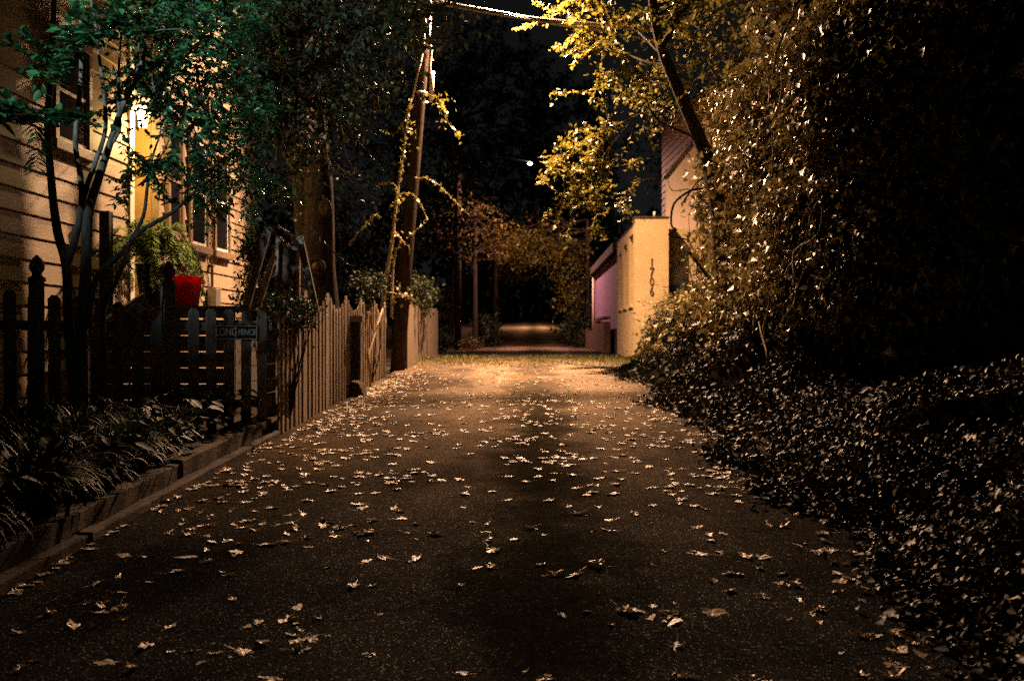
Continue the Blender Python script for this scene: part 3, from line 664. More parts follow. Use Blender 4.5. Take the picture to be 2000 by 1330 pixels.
# ------------------------------------------------------------------ utility pole, lamp, cables, vine
PY = 19.8
up_ = thing('utility_pole', Pt(773, 722, PY), 'leaning wooden utility pole at the end of the board fence', 'utility pole')
pb, ptop = Pt(774, 726, PY), Pt(848, -150, PY)
def onpole(t, dx=0, dy=0): return pb.lerp(ptop, t) + Vector((dx, dy, 0))
MB().tube([pb - Vector((0, 0, .2)), onpole(.25), onpole(.5), onpole(.75), ptop], [.145, .135, .125, .115, .10], 18).build('pole', M_pole, up_)
MB().tube([Pt(845, 140, 19.62), Pt(841, 200, 19.62)], .045, 10).build('conduit', M_pvc, up_)
MB().tube([Pt(840, 20, 19.62), Pt(838, 70, 19.62), Pt(842, 100, 19.62), Pt(839, 130, 19.62), Pt(842, 150, 19.62)], .028, 8).tube([Pt(832, 15, 19.64), Pt(827, 95, 19.64), Pt(815, 150, 19.66), Pt(806, 195, 19.66)], .020, 8).build('riser_cable', M_pvc, up_)
for t in (.62, .74): MB().lathe([(.15, -.02), (.155, -.02), (.155, .02), (.15, .02)], onpole(t), 16).build('strap', M_metal, up_)
bx_ = onpole(.83)
MB().box(bx_.x-.09, bx_.x+.09, bx_.y-.26, bx_.y-.12, bx_.z-.2, bx_.z+.15).build('junction_box', M_metal, up_, .01)
ca = onpole(.93)
MB().box(ca.x-.9, ca.x+.9, ca.y-.22, ca.y-.12, ca.z-.06, ca.z+.06).build('crossarm', M_pole, up_, .01)
sl = thing('street_lamp', LAMP, 'sodium street lamp on a long arm above the alley beside the pole', 'street lamp')
MB().tube(smoothline([onpole(.96, .12, 0), (-1.8, 20.4, 9.7), (-1.2, 20.6, 9.7), (-.75, 20.65, 9.4)], 5), .03, 10).build('arm', M_metal, sl)
MB().lathe([(.10, .30), (.12, .28), (.16, .12), (.27, .03), (.28, 0), (.26, 0), (.15, .1), (0, .12)], (LAMP[0], LAMP[1], LAMP[2]), 20).build('shade', M_metal, sl)
MB().lathe([(0, .1), (.05, .09), (.06, .06), (.04, .03), (0, .025)], (LAMP[0], LAMP[1], LAMP[2]), 12).build('bulb', M_lamp, sl)
sv = thing('service_cable', Pt(845, 4, PY), 'thick pale service cable bundle crossing from the pole to the right', 'cable')
q = smoothline([Pt(843, 2, PY), Pt(905, 14, 19.8), Pt(965, 25, 19.8), Pt(1050, 40, 19.8), Pt(1170, 52, 19.8), Pt(1300, 66, 20.5), Pt(1500, 100, 24)], 5); MB().tube(q, .042, 8).build('strand', M_cable, sv)
q = smoothline([Pt(845, 6, PY-.05), Pt(930, 22, 19.75), Pt(1010, 36, 19.75), Pt(1090, 50, 19.75), Pt(1180, 64, 19.75), Pt(1300, 88, 20.5), Pt(1500, 130, 24)], 5); MB().tube(q, .026, 8).build('strand', M_cable, sv)
tw_ = MB()
for px, py in ((980, 27), (1052, 41)): tw_.lathe([(.045, -.01), (.05, 0), (.045, .01)], Pt(px, py, 19.78), 10)
tw_.build('cable_tie', M_black, sv)
dc = MB().tube(smoothline([Pt(832, 8, PY), Pt(790, 42, 18), Pt(735, 85, 16), (Pt(680, 108, 14.6)), Pt(630, 122, 13.6)], 5), .012, 8).build('drop_cable', M_cabled)
tag(dc, 'thin dark cable sagging from the pole top towards the shade tree', 'cable')

vn = thing('climbing_vine', Pt(755, 640, 19.4), 'yellow leaved vine climbing the left side of the utility pole', 'vine')
vs_ = MB(); vl = Leaves()
def vline(pts, Y, r0, r1, size=.085, gap=.055, rnd=.6, asp=.75, leaf=True):
    q = smoothline([Pt(a, b, Y) for a, b in pts], 5); vs_.tube(q, taper(len(q), r0, r1), 7)
    if leaf: vl.twig(q, size, gap, asp, side=.8, rnd=rnd)
vline([(750, 640), (748, 585), (757, 520), (764, 480), (770, 430), (778, 360), (787, 300), (797, 220), (803, 195)], 19.45, .050, .012, .095, .03, .8)
vline([(764, 620), (765, 560), (770, 500), (782, 470), (768, 455)], 19.35, .03, .015, .08, .08)
vline([(765, 612), (768, 585), (778, 570), (780, 556)], 19.2, .025, .014, .08, .09)
vline([(772, 400), (775, 368), (760, 355), (742, 360), (735, 366)], 19.3, .008, .004, .085, .035)
vline([(780, 380), (800, 378), (816, 390), (826, 410), (832, 430), (818, 446), (806, 455), (797, 463)], 19.3, .009, .004, .085, .035)
vline([(812, 348), (838, 350), (858, 362), (880, 385), (900, 405), (918, 422)], 19.3, .009, .004, .08, .035)
vline([(745, 425), (730, 420), (712, 440), (690, 465), (680, 480)], 18.9, .008, .004, .08, .025)
vline([(770, 452), (785, 470), (797, 480), (800, 492)], 19.3, .014, .006, .07, .06)
vline([(745, 575), (760, 572), (780, 575), (800, 580), (812, 590)], 19.3, .02, .008, .09, .04)
vline([(800, 215), (775, 258), (755, 262), (748, 258)], 19.3, .006, .003, .085, .04)
for px, py, n_ in ((800, 250, 20), (793, 280, 22), (786, 320, 16), (778, 395, 14), (765, 460, 14), (800, 578, 26), (725, 590, 20), (745, 600, 16), (870, 195, 24), (865, 240, 14), (850, 205, 10), (896, 265, 8), (840, 190, 12)):
    vl.cloud(Pt(px, py, 19.4), (.16, .2, .14), int(n_*.55), .08, .8, .5, .3)
vline([(838, 185), (858, 195), (870, 215), (875, 240), (897, 268)], 19.5, .006, .003, .09, .05)
vs_.build('stem', M_vine, vn); vl.build('foliage', M_yleaf, vn)

# ------------------------------------------------------------------ buildings on the right
yb = thing('yellow_stucco_building', (2.47, 24, .97), 'yellow stucco building with tall recessed windows and a vertical house number', 'building')
X0, YF, YB, ZT = 2.47, 24.0, 29.1, 4.31
wins = [(24.55, 25.55, 2.25, 4.0), (26.15, 27.15, 2.25, 3.9), (27.75, 28.5, 2.25, 3.8)]
m = MB(); m.box(X0, X0+.8, YF, YF+.5, .6, ZT)                                 # front pier
y = YF+.5
for a, b, z0, z1 in wins:
    if a > y: m.box(X0+.002, X0+.35, y, a, .6, ZT-.12)
    m.box(X0+.002, X0+.35, a, b, .6, z0); m.box(X0+.002, X0+.35, a, b, z1, ZT-.12); y = b
m.box(X0+.002, X0+.35, y, YB, .6, ZT-.12); m.box(X0+.36, X0+5, YF+.505, YB, .6, ZT-.2)
m.build('wall', M_stucco, yb)
MB().box(X0-.02, X0+.82, YF-.02, YF+.52, ZT, ZT+.045).build('parapet_cap', M_timber, yb, .008)
cp = MB().box(X0-.012, X0+.37, YF+.525, YB+.01, ZT-.12, ZT-.085).build('parapet_cap', M_timber, yb, .006)
for a, b, z0, z1 in wins:
    o = MB().box(X0+.28, X0+.33, a, b, z0, z1).build('window', M_stuccod, yb)
    MB().box(X0+.25, X0+.279, a+.12, b-.12, z0+.12, z1-.12).build('pane', M_glass, o)
    MB().box(X0-.03, X0+.25, a-.03, b+.03, z0-.07, z0).build('sill', M_stucco, o, .01)
MB().tube([(X0+.47, YF+.1, ZT+.04), (X0+.47, YF+.1, ZT+.17)], .03, 10).build('vent_pipe', M_pvc, yb)
M_num = mat('bronze_numeral', (.12, .075, .035), .5, .4, metallic=.3)
for i, ch in enumerate('1706'):
    p = Pt(1272, 514 + i*18.5, YF-.006); t_ = text(ch, .30, p, (R(90), 0, 0), M_num, yb, 'numeral', .012, .72)
cr = MB(); 
for line in ([(1287, 432), (1283, 445), (1286, 452), (1278, 462), (1280, 472)], [(1250, 640), (1262, 628), (1270, 634)]): pass
# cream shed-roofed building and pink clapboard house behind it
cb = thing('cream_building', (3.4, 25, .97), 'pale cream building with a sloping roof edge behind the yellow stucco wall', 'building')
x0 = (1303-CX)/F*25
MB().prism([(x0, 25, .6), (9.5, 25, .6), (9.5, 25, 9.2), (x0+2.9, 25, 9.2), (x0, 25, 5.48)], (0, .42, 0)).build('wall', M_cream, cb)
MB().beam((x0-.05, 25.2, 5.47), (x0+2.9, 25.2, 9.22), .5, .06, side=(0, 1, 0)).build('roof_edge', M_roof, cb)
ph = thing('pink_house', (4.0, 28, .97), 'tall pink clapboard house rising behind the cream building', 'house')
a, b = Vector(((1293-CX)/F*30, 30, 0)), Vector(((1352-CX)/F*25.6, 25.6, 0)); m = MB(); dirn = (b-a).normalized(); nn = Vector((-abs(dirn.y), -dirn.x if dirn.y < 0 else dirn.x, 0)).normalized()
if nn.x > 0: nn = -nn
z = 1.0
while z < 7.6:
    vs = []
    for p in (a, b): 
        for off, zz in ((-.06, z), (.035, z), (.004, z+.2), (-.06, z+.2)): vs.append((p.x+nn.x*off, p.y+nn.y*off, zz))
    m.add(vs, [(0,1,2,3),(7,6,5,4),(0,4,5,1),(1,5,6,2),(2,6,7,3),(3,7,4,0)]); z += .19
m.build('wall', M_pink, ph)
MB().prism([tuple(a+Vector((.1, 0, .6))), tuple(b+Vector((.1, 0, .6))), (9, 25.6, .6), (9, 30, .6)], (0, 0, 7.0)).build('house_body', M_pink, ph)
# gate between the yellow wall and the ivy
gt = thing('wooden_gate', (3.3, 24.3, .97), 'brown slatted gate with diagonal brace beside the yellow stucco wall', 'gate')
m = MB(); 
for k in range(9): m.box(3.30+k*.115, 3.30+k*.115+.055, 24.30, 24.33, 1.0, 2.75+.02*(k % 2))
m.build('slats', M_board, gt)
MB().box(3.28, 4.34, 24.27, 24.298, 2.6, 2.72).box(3.28, 4.34, 24.27, 24.298, 1.2, 1.3).build('rail', M_dark, gt)
MB().beam((3.36, 24.285, 2.62), (4.3, 24.285, 1.3), .07, .02).build('brace', M_dark, gt)
MB().box(4.34, 4.5, 24.22, 24.38, .8, 2.95).build('gate_post', M_board, gt)

# lavender building
lb = thing('lavender_building', (2.55, 36, .97), 'low lavender stucco building with dark overhanging roof farther down the alley', 'building')
MB().box(2.60, 8, 30.2, 41.6, .6, 4.02).build('wall', M_lav, lb)
rf = MB(); rf.add([(2.42, 30.1, 4.03), (2.42, 41.9, 4.03), (5.2, 41.9, 4.9), (5.2, 30.1, 4.9), (2.42, 30.1, 4.30), (2.42, 41.9, 4.30), (5.2, 41.9, 5.15), (5.2, 30.1, 5.15)],
       [(0,1,2,3),(7,6,5,4),(0,4,5,1),(1,5,6,2),(2,6,7,3),(3,7,4,0)]).build('roof', M_roof, lb)
MB().tube([(2.53, 41.5, 4.0), (2.53, 41.5, 1)], .05, 8).build('downpipe', M_pvc, lb)
lw = thing('low_brick_wall', (2.4, 33, .97), 'low brown garden wall in front of the lavender building', 'wall')
M_brick = mat('brown_brick', (.09, .05, .037), .9, .2, var=(.17, .10, .07), scale=9, bump=.8, bscale=22)
m = MB(); random.seed(4)
y = 31.0
while y < 41.5:
    h = 1.95 + random.uniform(-.06, .06) - (.25 if y > 36 else 0); m.box(2.22, 2.42, y, y+.595, .7, h); y += .6
m.build('wall_blocks', M_brick, lw); MB().box(2.20, 2.44, 30.95, 35.9, 2.03, 2.09).build('coping', M_brick, lw)

# ------------------------------------------------------------------ right tree with leaning trunk
random.seed(11); rng = np.random.default_rng(11)
rt = thing('leaning_tree', Pt(1410, 640, 15), 'leaning tree with yellow leaves hanging over the alley from the ivy', 'tree')
TY = 15.5
def rt_extra(lf, br):
    def bl(line, Y0_, Y1_, r0, r1, size=.09, gap=.03, sub=0, leaf=True):
        n_ = len(line); q = smoothline([Pt(a, b, Y0_+(Y1_-Y0_)*i/(n_-1)) for i, (a, b) in enumerate(line)], 5); br.tube(q, taper(len(q), r0, r1), 8)
        if leaf: lf.twig(q[len(q)//3:], size, gap, .6, rnd=.6)
        for k in range(sub):
            i = random.randint(len(q)//3, len(q)-1); e = q[i] + Vector((random.gauss(-.1, .3), random.gauss(0, .3), random.gauss(-.12, .25))); l = wob(q[i], e, 5, .06, .05)
            br.tube(l, taper(len(l), .006, .002), 5); lf.twig(l, size, gap, .6, rnd=.5)
            if k % 3 == 0: lf.cloud(e, (.2, .2, .15), 12, size, .6, .5, .3)
    # arching branch down to the left (tip near px 1070,340)
    bl([(1300, 215), (1250, 225), (1200, 250), (1150, 275), (1110, 300), (1072, 335)], 17.3, 20.7, .022, .005, .09, .018, 34)
    bl([(1230, 240), (1190, 290), (1150, 345), (1120, 380), (1100, 385)], 18.6, 20.6, .012, .004, .09, .03, 22)
    bl([(1180, 300), (1170, 360), (1165, 410), (1162, 450)], 19.8, 20.3, .008, .003, .10, .03, 10)
    bl([(1265, 225), (1275, 260), (1265, 300), (1262, 310)], 18.5, 18.8, .01, .005, .07, .2, 0)
    bl([(1240, 210), (1232, 270), (1215, 300), (1185, 330)], 18.7, 19.4, .009, .004, .09, .1, 6)
    bl([(1370, 275), (1320, 255), (1282, 235), (1262, 200), (1258, 180)], 15.5, 16.2, .028, .010, .09, .08, 6)
    bl([(1300, 130), (1250, 120), (1190, 90), (1140, 60), (1100, 20)], 17, 20.6, .02, .006, .10, .035, 24)
    bl([(1290, 110), (1240, 60), (1190, 20), (1130, 0), (1095, 15)], 17, 20.6, .02, .006, .10, .035, 20)
    bl([(1310, 180), (1270, 160), (1230, 140), (1180, 150), (1150, 185)], 17.2, 20.4, .016, .005, .10, .035, 20)
    bl([(1340, 200), (1390, 175), (1450, 150), (1500, 150)], 15.6, 15, .02, .006, .08, .05, 26)
    bl([(1290, 100), (1330, 30), (1390, -30)], 15.5, 16, .05, .02, .09, .03, 30)
    bl([(1385, 320), (1330, 400), (1345, 372), (1310, 372), (1300, 330)], 15.4, 15.2, .014, .004, .08, .5, 0, False)
    bl([(1370, 370), (1345, 375), (1315, 400), (1310, 440), (1320, 450), (1305, 460), (1345, 470)], 15, 14.8, .02, .012, .08, .5, 0, False)
    bl([(1335, 480), (1350, 500), (1380, 540)], 15, 14.6, .03, .02, .08, .5, 0, False)
    bl([(1280, 350), (1250, 355), (1235, 365), (1205, 400)], 15.6, 16, .008, .003, .08, .05, 5)
    for c, n_, r in (((1290, 160), 260, .35), ((1270, 205), 160, .3), ((1230, 190), 150, .32), ((1200, 60), 120, .4), ((1260, 40), 160, .45), ((1320, 230), 90, .3), ((1300, 120), 90, .3), ((1360, 210), 90, .35), ((1410, 230), 110, .4), ((1340, 60), 200, .5), ((1360, 130), 200, .45), ((1420, 110), 220, .5), ((1470, 60), 220, .55), ((1400, 20), 200, .5), ((1520, 110), 160, .5), ((1400, 300), 130, .35), ((1440, 180), 160, .5)):
        lf.cloud(Pt(*c, 19.9), (r*1.5, r*1.5, r*1.1), int(n_*.55), .10, .62, .5, .3)
clustered_tree(rt, None, [Pt(1420, 700, 14.8), Pt(1410, 520, 15), Pt(1398, 400, 15.2), Pt(1382, 320, 15.4), Pt(1350, 240, 15.6), Pt(1318, 165, 15.8), Pt(1292, 100, 16), Pt(1275, 20, 16.2), Pt(1265, -120, 16.4)], .15, .06,
    [((3.2, 19.8, 8.2), (.9, .9, .6), 24), ((4.8, 15.8, 8.6), (1.2, 1.2, .6), 24)], M_yleaf, .095, 14, nlimb=6, cl=.3, extra=rt_extra)
bpy.data.objects['leaning_tree']

# ------------------------------------------------------------------ ivy
def ivy_blob(lf, core, c, rad, n, size, keep=None, jit=.10):
    d_ = nrm(rng.normal(size=(n, 3))); f = 1 + .09*np.sin(d_[:, :1]*5+c[1]*3)*np.sin(d_[:, 1:2]*6+c[2]) + .07*np.sin(d_[:, 2:3]*9+c[0]*5)
    P = np.array(c) + d_*np.array(rad)*f + rng.normal(size=(n, 3))*jit
    N = nrm(d_/np.array(rad)); ok = N[:, 1] < .75
    if keep is not None: ok &= keep(P)
    P, N = P[ok], N[ok]; n = len(P)
    N2 = nrm(N*.35 + np.array([-.5, .35, .85]) + rng.normal(size=(n, 3))*.32)
    D = nrm(np.array([-.3, -.2, -.6]) + N*.35 + rng.normal(size=(n, 3))*.7)
    L = size*rng.choice([.5, .7, .9, 1.1, 1.3, 1.6], n)*rng.uniform(.9, 1.1, n); lf.add(P, D, N2, L, L*1.0, fold=.2, curl=.22, ivy=True)
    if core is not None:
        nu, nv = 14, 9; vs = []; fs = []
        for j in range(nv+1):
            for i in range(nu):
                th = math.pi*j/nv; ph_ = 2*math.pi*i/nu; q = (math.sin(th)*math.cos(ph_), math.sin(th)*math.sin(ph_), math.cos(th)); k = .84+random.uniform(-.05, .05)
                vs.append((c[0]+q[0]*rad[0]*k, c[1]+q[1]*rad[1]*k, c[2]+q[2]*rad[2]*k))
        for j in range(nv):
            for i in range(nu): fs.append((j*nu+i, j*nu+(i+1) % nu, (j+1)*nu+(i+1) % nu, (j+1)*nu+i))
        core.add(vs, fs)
M_underlay = mat('dark_ivy_underlay', (.004, .0035, .003), .95, .0, var=(.014, .011, .008), scale=14, bump=1, bscale=30)  # near-black filling added behind ivy leaves, gives the gaps their shade
it = thing('ivy_thicket', (4, 14.5, .6), 'tall ivy smothered thicket looming along the right side of the alley', 'ivy thicket')
lf = Leaves(); core = MB()
blobs = [((4.3, 17.2, 2.0), (1.5, 1.5, 1.4)), ((4.45, 17.2, 4.0), (1.5, 1.5, 1.5)), ((4.35, 15.6, 2.3), (1.6, 1.9, 1.5)), ((4.5, 15.6, 4.4), (1.6, 1.9, 1.6)), ((4.9, 16.0, 6.3), (1.4, 1.8, 1.3)),
         ((4.4, 13.9, 2.2), (1.65, 1.9, 1.5)), ((4.6, 13.8, 4.2), (1.7, 1.9, 1.6)), ((5.0, 14.0, 6.1), (1.5, 1.8, 1.3)),
         ((4.6, 12.6, 2.6), (1.7, 1.5, 1.4)), ((4.8, 12.5, 4.6), (1.7, 1.5, 1.5)), ((5.6, 12.8, 3.4), (1.5, 1.4, 2.4)), ((6.0, 12.6, 6.2), (1.8, 1.6, 1.8)), ((5.8, 11.0, 4.4), (1.2, 1.2, 1.5)), ((7.0, 11.4, 5.6), (1.6, 1.5, 2.6)), ((6.6, 11.2, 2.6), (1.5, 1.4, 1.8))]
for c, rad in blobs:
    near = c[0] < 5 and c[2] < 5.8; ivy_blob(lf, core, c, rad, int(3900*(rad[0]*rad[2])) if near else int(900*rad[0]*rad[2]), .076 if near else .11, jit=.11)
# loose sprays that break the outline
for k in range(130):
    c, rad = blobs[random.randrange(10)]; d_ = nrm(rng.normal(size=3) + np.array([-.9, -.2, .2])); p = Vector(c) + Vector((d_[0]*rad[0], d_[1]*rad[1], d_[2]*rad[2]))
    e = p + Vector((random.uniform(-.5, -.05), random.gauss(0, .3), random.gauss(-.1, .35))); q = wob(p, e, 6, .08, .08); lf.twig(q, .085, .04, .85, rnd=.6)
for line, Yl, k_ in (([(1412, 690), (1408, 560), (1400, 450), (1388, 345)], 14.75, 620), ([(1420, 660), (1440, 560), (1450, 470)], 14.5, 260)):
    q = smoothline([Pt(a, b, Yl) for a, b in line], 8)
    for p in q: lf.cloud(p, (.40, .34, .2), k_//len(q), .085, .9, .5, .5)
vs2 = MB()
for k in range(70):
    a_ = Vector((random.uniform(2.75, 3.0), random.uniform(11.3, 17.6), random.uniform(.9, 4.5))); q = wob(a_, a_ + Vector((random.uniform(-.05, .5), random.gauss(0, .7), random.uniform(.5, 1.8))), 8, .08); vs2.tube(q, taper(len(q), random.uniform(.008, .022), .005), 5)
vs2.build('creeper_stem', M_vine, it)
lf.build('foliage', M_ivy, it); core.build('dark_filler', M_underlay, it)
ib = thing('ivy_mound', (2.7, 19, .8), 'rounded ivy mound spilling beside the slatted gate', 'ivy')
lf = Leaves(); core = MB()
for c, rad in (((2.95, 19.6, 1.3), (.75, .9, .75)), ((2.75, 18.2, 1.2), (.6, .9, .6)), ((3.3, 20.6, 1.7), (.7, .8, .6)), ((3.15, 21.4, 1.2), (.6, .8, .6))): ivy_blob(lf, core, c, rad, 1900, .085)
for k in range(30):
    p = Vector((2.5+random.uniform(-.1, .4), random.uniform(18, 21.5), random.uniform(1.2, 2.2))); e = p+Vector((random.uniform(-.35, 0), random.gauss(0, .2), random.uniform(-.1, .3))); lf.twig(wob(p, e, 5, .08), .085, .05, .7)
lf.build('foliage', M_ivy, ib); core.build('dark_filler', M_underlay, ib)

# ivy ground cover on the right bank
def edgex(Y): return 1.93 + .16*np.sin(Y*1.3) + .10*np.sin(Y*3.1+1) + np.where(Y > 13, -.018*(Y-13), 0)
def bankH(Y):
    return np.interp(Y, [0, 2.5, 5, 7, 8.3, 9.4, 10.2, 11.5, 13, 18, 20, 22.5], [.55, .75, .95, .9, .6, .36, .3, .45, 1.1, 1.15, .55, .15])
def bank(X, Y):
    t = np.clip((X-edgex(Y))/1.55, 0, 1); t = t*t*(3-2*t); return gz(Y) + .03 + t*bankH(Y) + .09*np.sin(X*3.6+Y*2.3)*np.sin(Y*3.1-X)*t*2 + np.clip(X-4, 0, 4)*.12
bk = sheet('ivy_bank', np.linspace(1.9, 12, 160), np.linspace(-1, 24, 330), lambda X, Y: bank(X, Y) - .08 - .12*(X < edgex(Y)), M_underlay)
lf = Leaves()
def ground_ivy(n, y0, y1, xw, size, bias):
    Y = rng.uniform(y0, y1, n); e = edgex(Y); X = e + xw*rng.uniform(0, 1, n)**bias - .10 + rng.normal(size=n)*.05
    kp = (np.sin(X*3.3+Y*1.9)*np.sin(Y*2.6-X*1.3)+np.sin(X*7+Y*5)*.4+rng.normal(size=n)*.35 > -.28) | (X-e < .15); X, Y, e = X[kp], Y[kp], e[kp]; n = len(X)
    ed_ = (X-e); h = rng.uniform(0, .16, n)*np.clip(ed_*3+.25, .15, 1)
    Z = bank(X, Y) + h; dx = (bank(X+.05, Y)-bank(X-.05, Y))/.1; dy = (bank(X, Y+.05)-bank(X, Y-.05))/.1
    N = nrm(np.stack([-dx, -dy, np.ones(n)], 1)); N2 = nrm(N*.6 + np.array([-.35, .2, .5]) + rng.normal(size=(n, 3))*.72); D = nrm(np.stack([-np.ones(n)*.6-dx*.2, rng.normal(size=n)*.3, -dx*.5], 1) + rng.normal(size=(n, 3))*.55)
    L = size*rng.choice([.5, .7, .9, 1.1, 1.3], n)*rng.uniform(.9, 1.1, n); lf.add(np.stack([X, Y, Z], 1), D, N2, L, L*.85, fold=.22, curl=.3)
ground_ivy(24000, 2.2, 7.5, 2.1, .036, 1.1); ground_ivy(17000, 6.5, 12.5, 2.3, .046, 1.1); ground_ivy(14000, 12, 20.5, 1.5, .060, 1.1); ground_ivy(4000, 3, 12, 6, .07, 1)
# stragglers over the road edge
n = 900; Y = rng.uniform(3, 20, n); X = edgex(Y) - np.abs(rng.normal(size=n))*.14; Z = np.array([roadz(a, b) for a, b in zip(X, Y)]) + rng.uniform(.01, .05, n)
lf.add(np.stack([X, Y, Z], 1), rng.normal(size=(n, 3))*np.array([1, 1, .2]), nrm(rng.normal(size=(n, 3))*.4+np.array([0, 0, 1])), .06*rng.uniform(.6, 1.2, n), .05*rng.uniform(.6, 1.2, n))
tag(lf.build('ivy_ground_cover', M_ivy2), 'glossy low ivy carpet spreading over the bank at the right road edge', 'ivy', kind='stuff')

# ------------------------------------------------------------------ grass and litter strip across the crest
lf = Leaves(); n = 9500; X = rng.uniform(-2.6, 2.6, n); Y = 22.4 + rng.normal(size=n)*.9 + .35*np.sin(X*2.2); m_ = (np.sin(X*3.1)*np.sin(Y*2.7)+rng.normal(size=n)*.8 > -.3); X, Y = X[m_], Y[m_]; n = len(X)
lf.add(np.stack([X, Y, gz(Y)+.012], 1), nrm(rng.normal(size=(n, 3))*.6+np.array([0, 0, .8])), rng.normal(size=(n, 3)), .07*rng.uniform(.5, 1.4, n), .012*np.ones(n))
tag(lf.build('crest_grass', M_grass), 'sparse yellowed grass strip crossing the alley before the yellow wall', 'grass', kind='stuff')
tr = thing('paper_litter', (2.22, 19.8, gzf(19.8)), 'crumpled white paper litter by the ivy near the gate', 'litter')
m = MB(); g_ = random.Random(3); prof = []
for j in range(5):
    for i in range(10):
        a_ = 6.283*i/10; r_ = (.02, .13, .16, .10, .01)[j]*g_.uniform(.7, 1.25); prof.append((2.22+math.cos(a_)*r_*1.5, 19.8+math.sin(a_)*r_, gzf(19.8)+(.005, .015, .05, .085, .09)[j]*g_.uniform(.8, 1.2)))
m.add(prof, [(j*10+i, j*10+(i+1) % 10, (j+1)*10+(i+1) % 10, (j+1)*10+i) for j in range(4) for i in range(10)]); m.build('crumpled_sheet', M_bag, tr)

# ------------------------------------------------------------------ fallen leaves
def fallen_mesh(seed, lobes, curl):
    g = random.Random(seed); n = 22; vs = [(0, 0, .0)]; fs = []
    ax = g.uniform(0, 6.28); k1 = curl*g.uniform(.6, 1.3); k2 = curl*g.uniform(-.8, .6)
    def hz(x, y):
        u = x*math.cos(ax)+y*math.sin(ax); v = -x*math.sin(ax)+y*math.cos(ax); return k1*u*u*14 + k2*v*v*10 + .004*math.sin(u*160) + .003*math.sin(v*210)
    for ring in (.5, 1):
        for i in range(n):
            a = 2*math.pi*i/n; r_ = .042*(1+g.uniform(.16, .30)*math.cos(lobes*a)+.18*math.cos(a)+g.uniform(-.12, .12)) if ring == 1 else .024
            x, y = r_*math.cos(a)*1.25, r_*math.sin(a); vs.append((x, y, hz(x, y)))
    for i in range(n):
        fs.append((0, 1+i, 1+(i+1) % n)); fs.append((1+i, 1+n+i, 1+n+(i+1) % n, 1+(i+1) % n))
    k = len(vs); vs += [(-.05, -.0015, hz(-.05, 0)), (-.05, .0015, hz(-.05, 0)), (-.12, .001, hz(-.05, 0)+.012), (-.12, -.001, hz(-.05, 0)+.012)]; fs.append((k, k+1, k+2, k+3))
    mz = min(v[2] for v in vs); vs = [(x, y, z-mz+.004) for x, y, z in vs]
    me = bpy.data.meshes.new('fallen_leaf'); me.from_pydata(vs, [], fs); me.materials.append(M_fallen if seed % 3 else M_fallen_d); me.update(); return me
fm = [fallen_mesh(i, (3, 5, 5, 4, 3, 5, 3, 4)[i], (.2, .3, .12, .45, .6, .25, .15, .4)[i]) for i in range(8)]
random.seed(21); pos = []
def roady(py): return F*1.5/(py-575) if py > 705 else 23
for k in range(1050):
    u = random.random()
    if u < .17: y = random.uniform(4, 11); x = -2.6 + abs(random.gauss(0, .9))
    elif u < .42: y = random.uniform(4, 14); x = 2.0 - abs(random.gauss(0, .6))
    elif u < .50: y = random.uniform(8.5, 14); x = random.gauss(.05, .35)
    elif u < .84: y = random.uniform(3.4, 14); x = random.uniform(-2.4, 2.0)
    else: y = random.uniform(10, 18); x = -2.62+abs(random.gauss(0, .4))
    pos.append((x, y))
for k in range(16):                           # little drifts
    cx, cy_ = random.uniform(-2.3, 1.6), random.uniform(3.8, 12)
    if k % 3 == 0: cx = random.uniform(-2.4, -1.0)
    for j in range(random.randint(5, 13)): pos.append((cx+random.gauss(0, .16), cy_+random.gauss(0, .12)))
pos = [(x, y) for x, y in pos if -2.66 < x < 2.15]
pos.sort(key=lambda p: p[1])
for i, (x, y) in enumerate(pos[:300]):
    o = bpy.data.objects.new('fallen_leaf', fm[random.randrange(8)]); C.collection.objects.link(o)
    s_ = random.choice((.4, .5, .6, .7, .8, .95)); o.location = (x, y, roadz(x, y)-.002); o.rotation_euler = (random.gauss(0, .15), random.gauss(0, .15), random.uniform(0, 6.28)); o.scale = (s_*random.uniform(.8, 1.25), s_*random.uniform(.6, 1.0), s_*random.choice((.35, .6, .9, 1.5)))
    tag(o, 'dry curled leaf fallen on the dark alley surface', 'fallen leaf', 'fallen leaves scattered over the alley')
Vv = []; Fv = []; Mi = []
rest = pos[300:] + [(random.uniform(-2.67, -2.6), random.uniform(4, 10)) for _ in range(60)] + [(random.uniform(-2.6, 2.2), random.uniform(13, 22)) for _ in range(520)] + [(random.gauss(0, 2.2), random.uniform(32, 44)) for _ in range(120)] + [(-2.55+abs(random.gauss(0, .3)), random.uniform(11, 19.5)) for _ in range(260)]
for x, y in rest:
    me = fm[random.randrange(8)]; a = random.uniform(0, 6.28); s_ = random.uniform(.45, .9); k = len(Vv); tx, ty = random.gauss(0, .1), random.gauss(0, .1)
    if abs(x) > 2.68: continue
    z0 = roadz(x, y)
    for v in me.vertices:
        p = v.co*s_; Vv.append((x+p.x*math.cos(a)-p.y*math.sin(a), y+p.x*math.sin(a)+p.y*math.cos(a), z0+p.z*.8+tx*p.x*.5+ty*p.y*.5))
    mi = 0 if me.materials[0] == M_fallen else 1
    for p in me.polygons: Fv.append(tuple(k+j for j in p.vertices)); Mi.append(mi)
me = bpy.data.meshes.new('leaf_litter'); me.from_pydata(Vv, [], Fv); me.materials.append(M_fallen); me.materials.append(M_fallen_d); me.polygons.foreach_set('material_index', Mi)
tag(link('leaf_litter', me, None), 'scattered small dry leaves farther up the alley', 'leaf litter', kind='stuff')

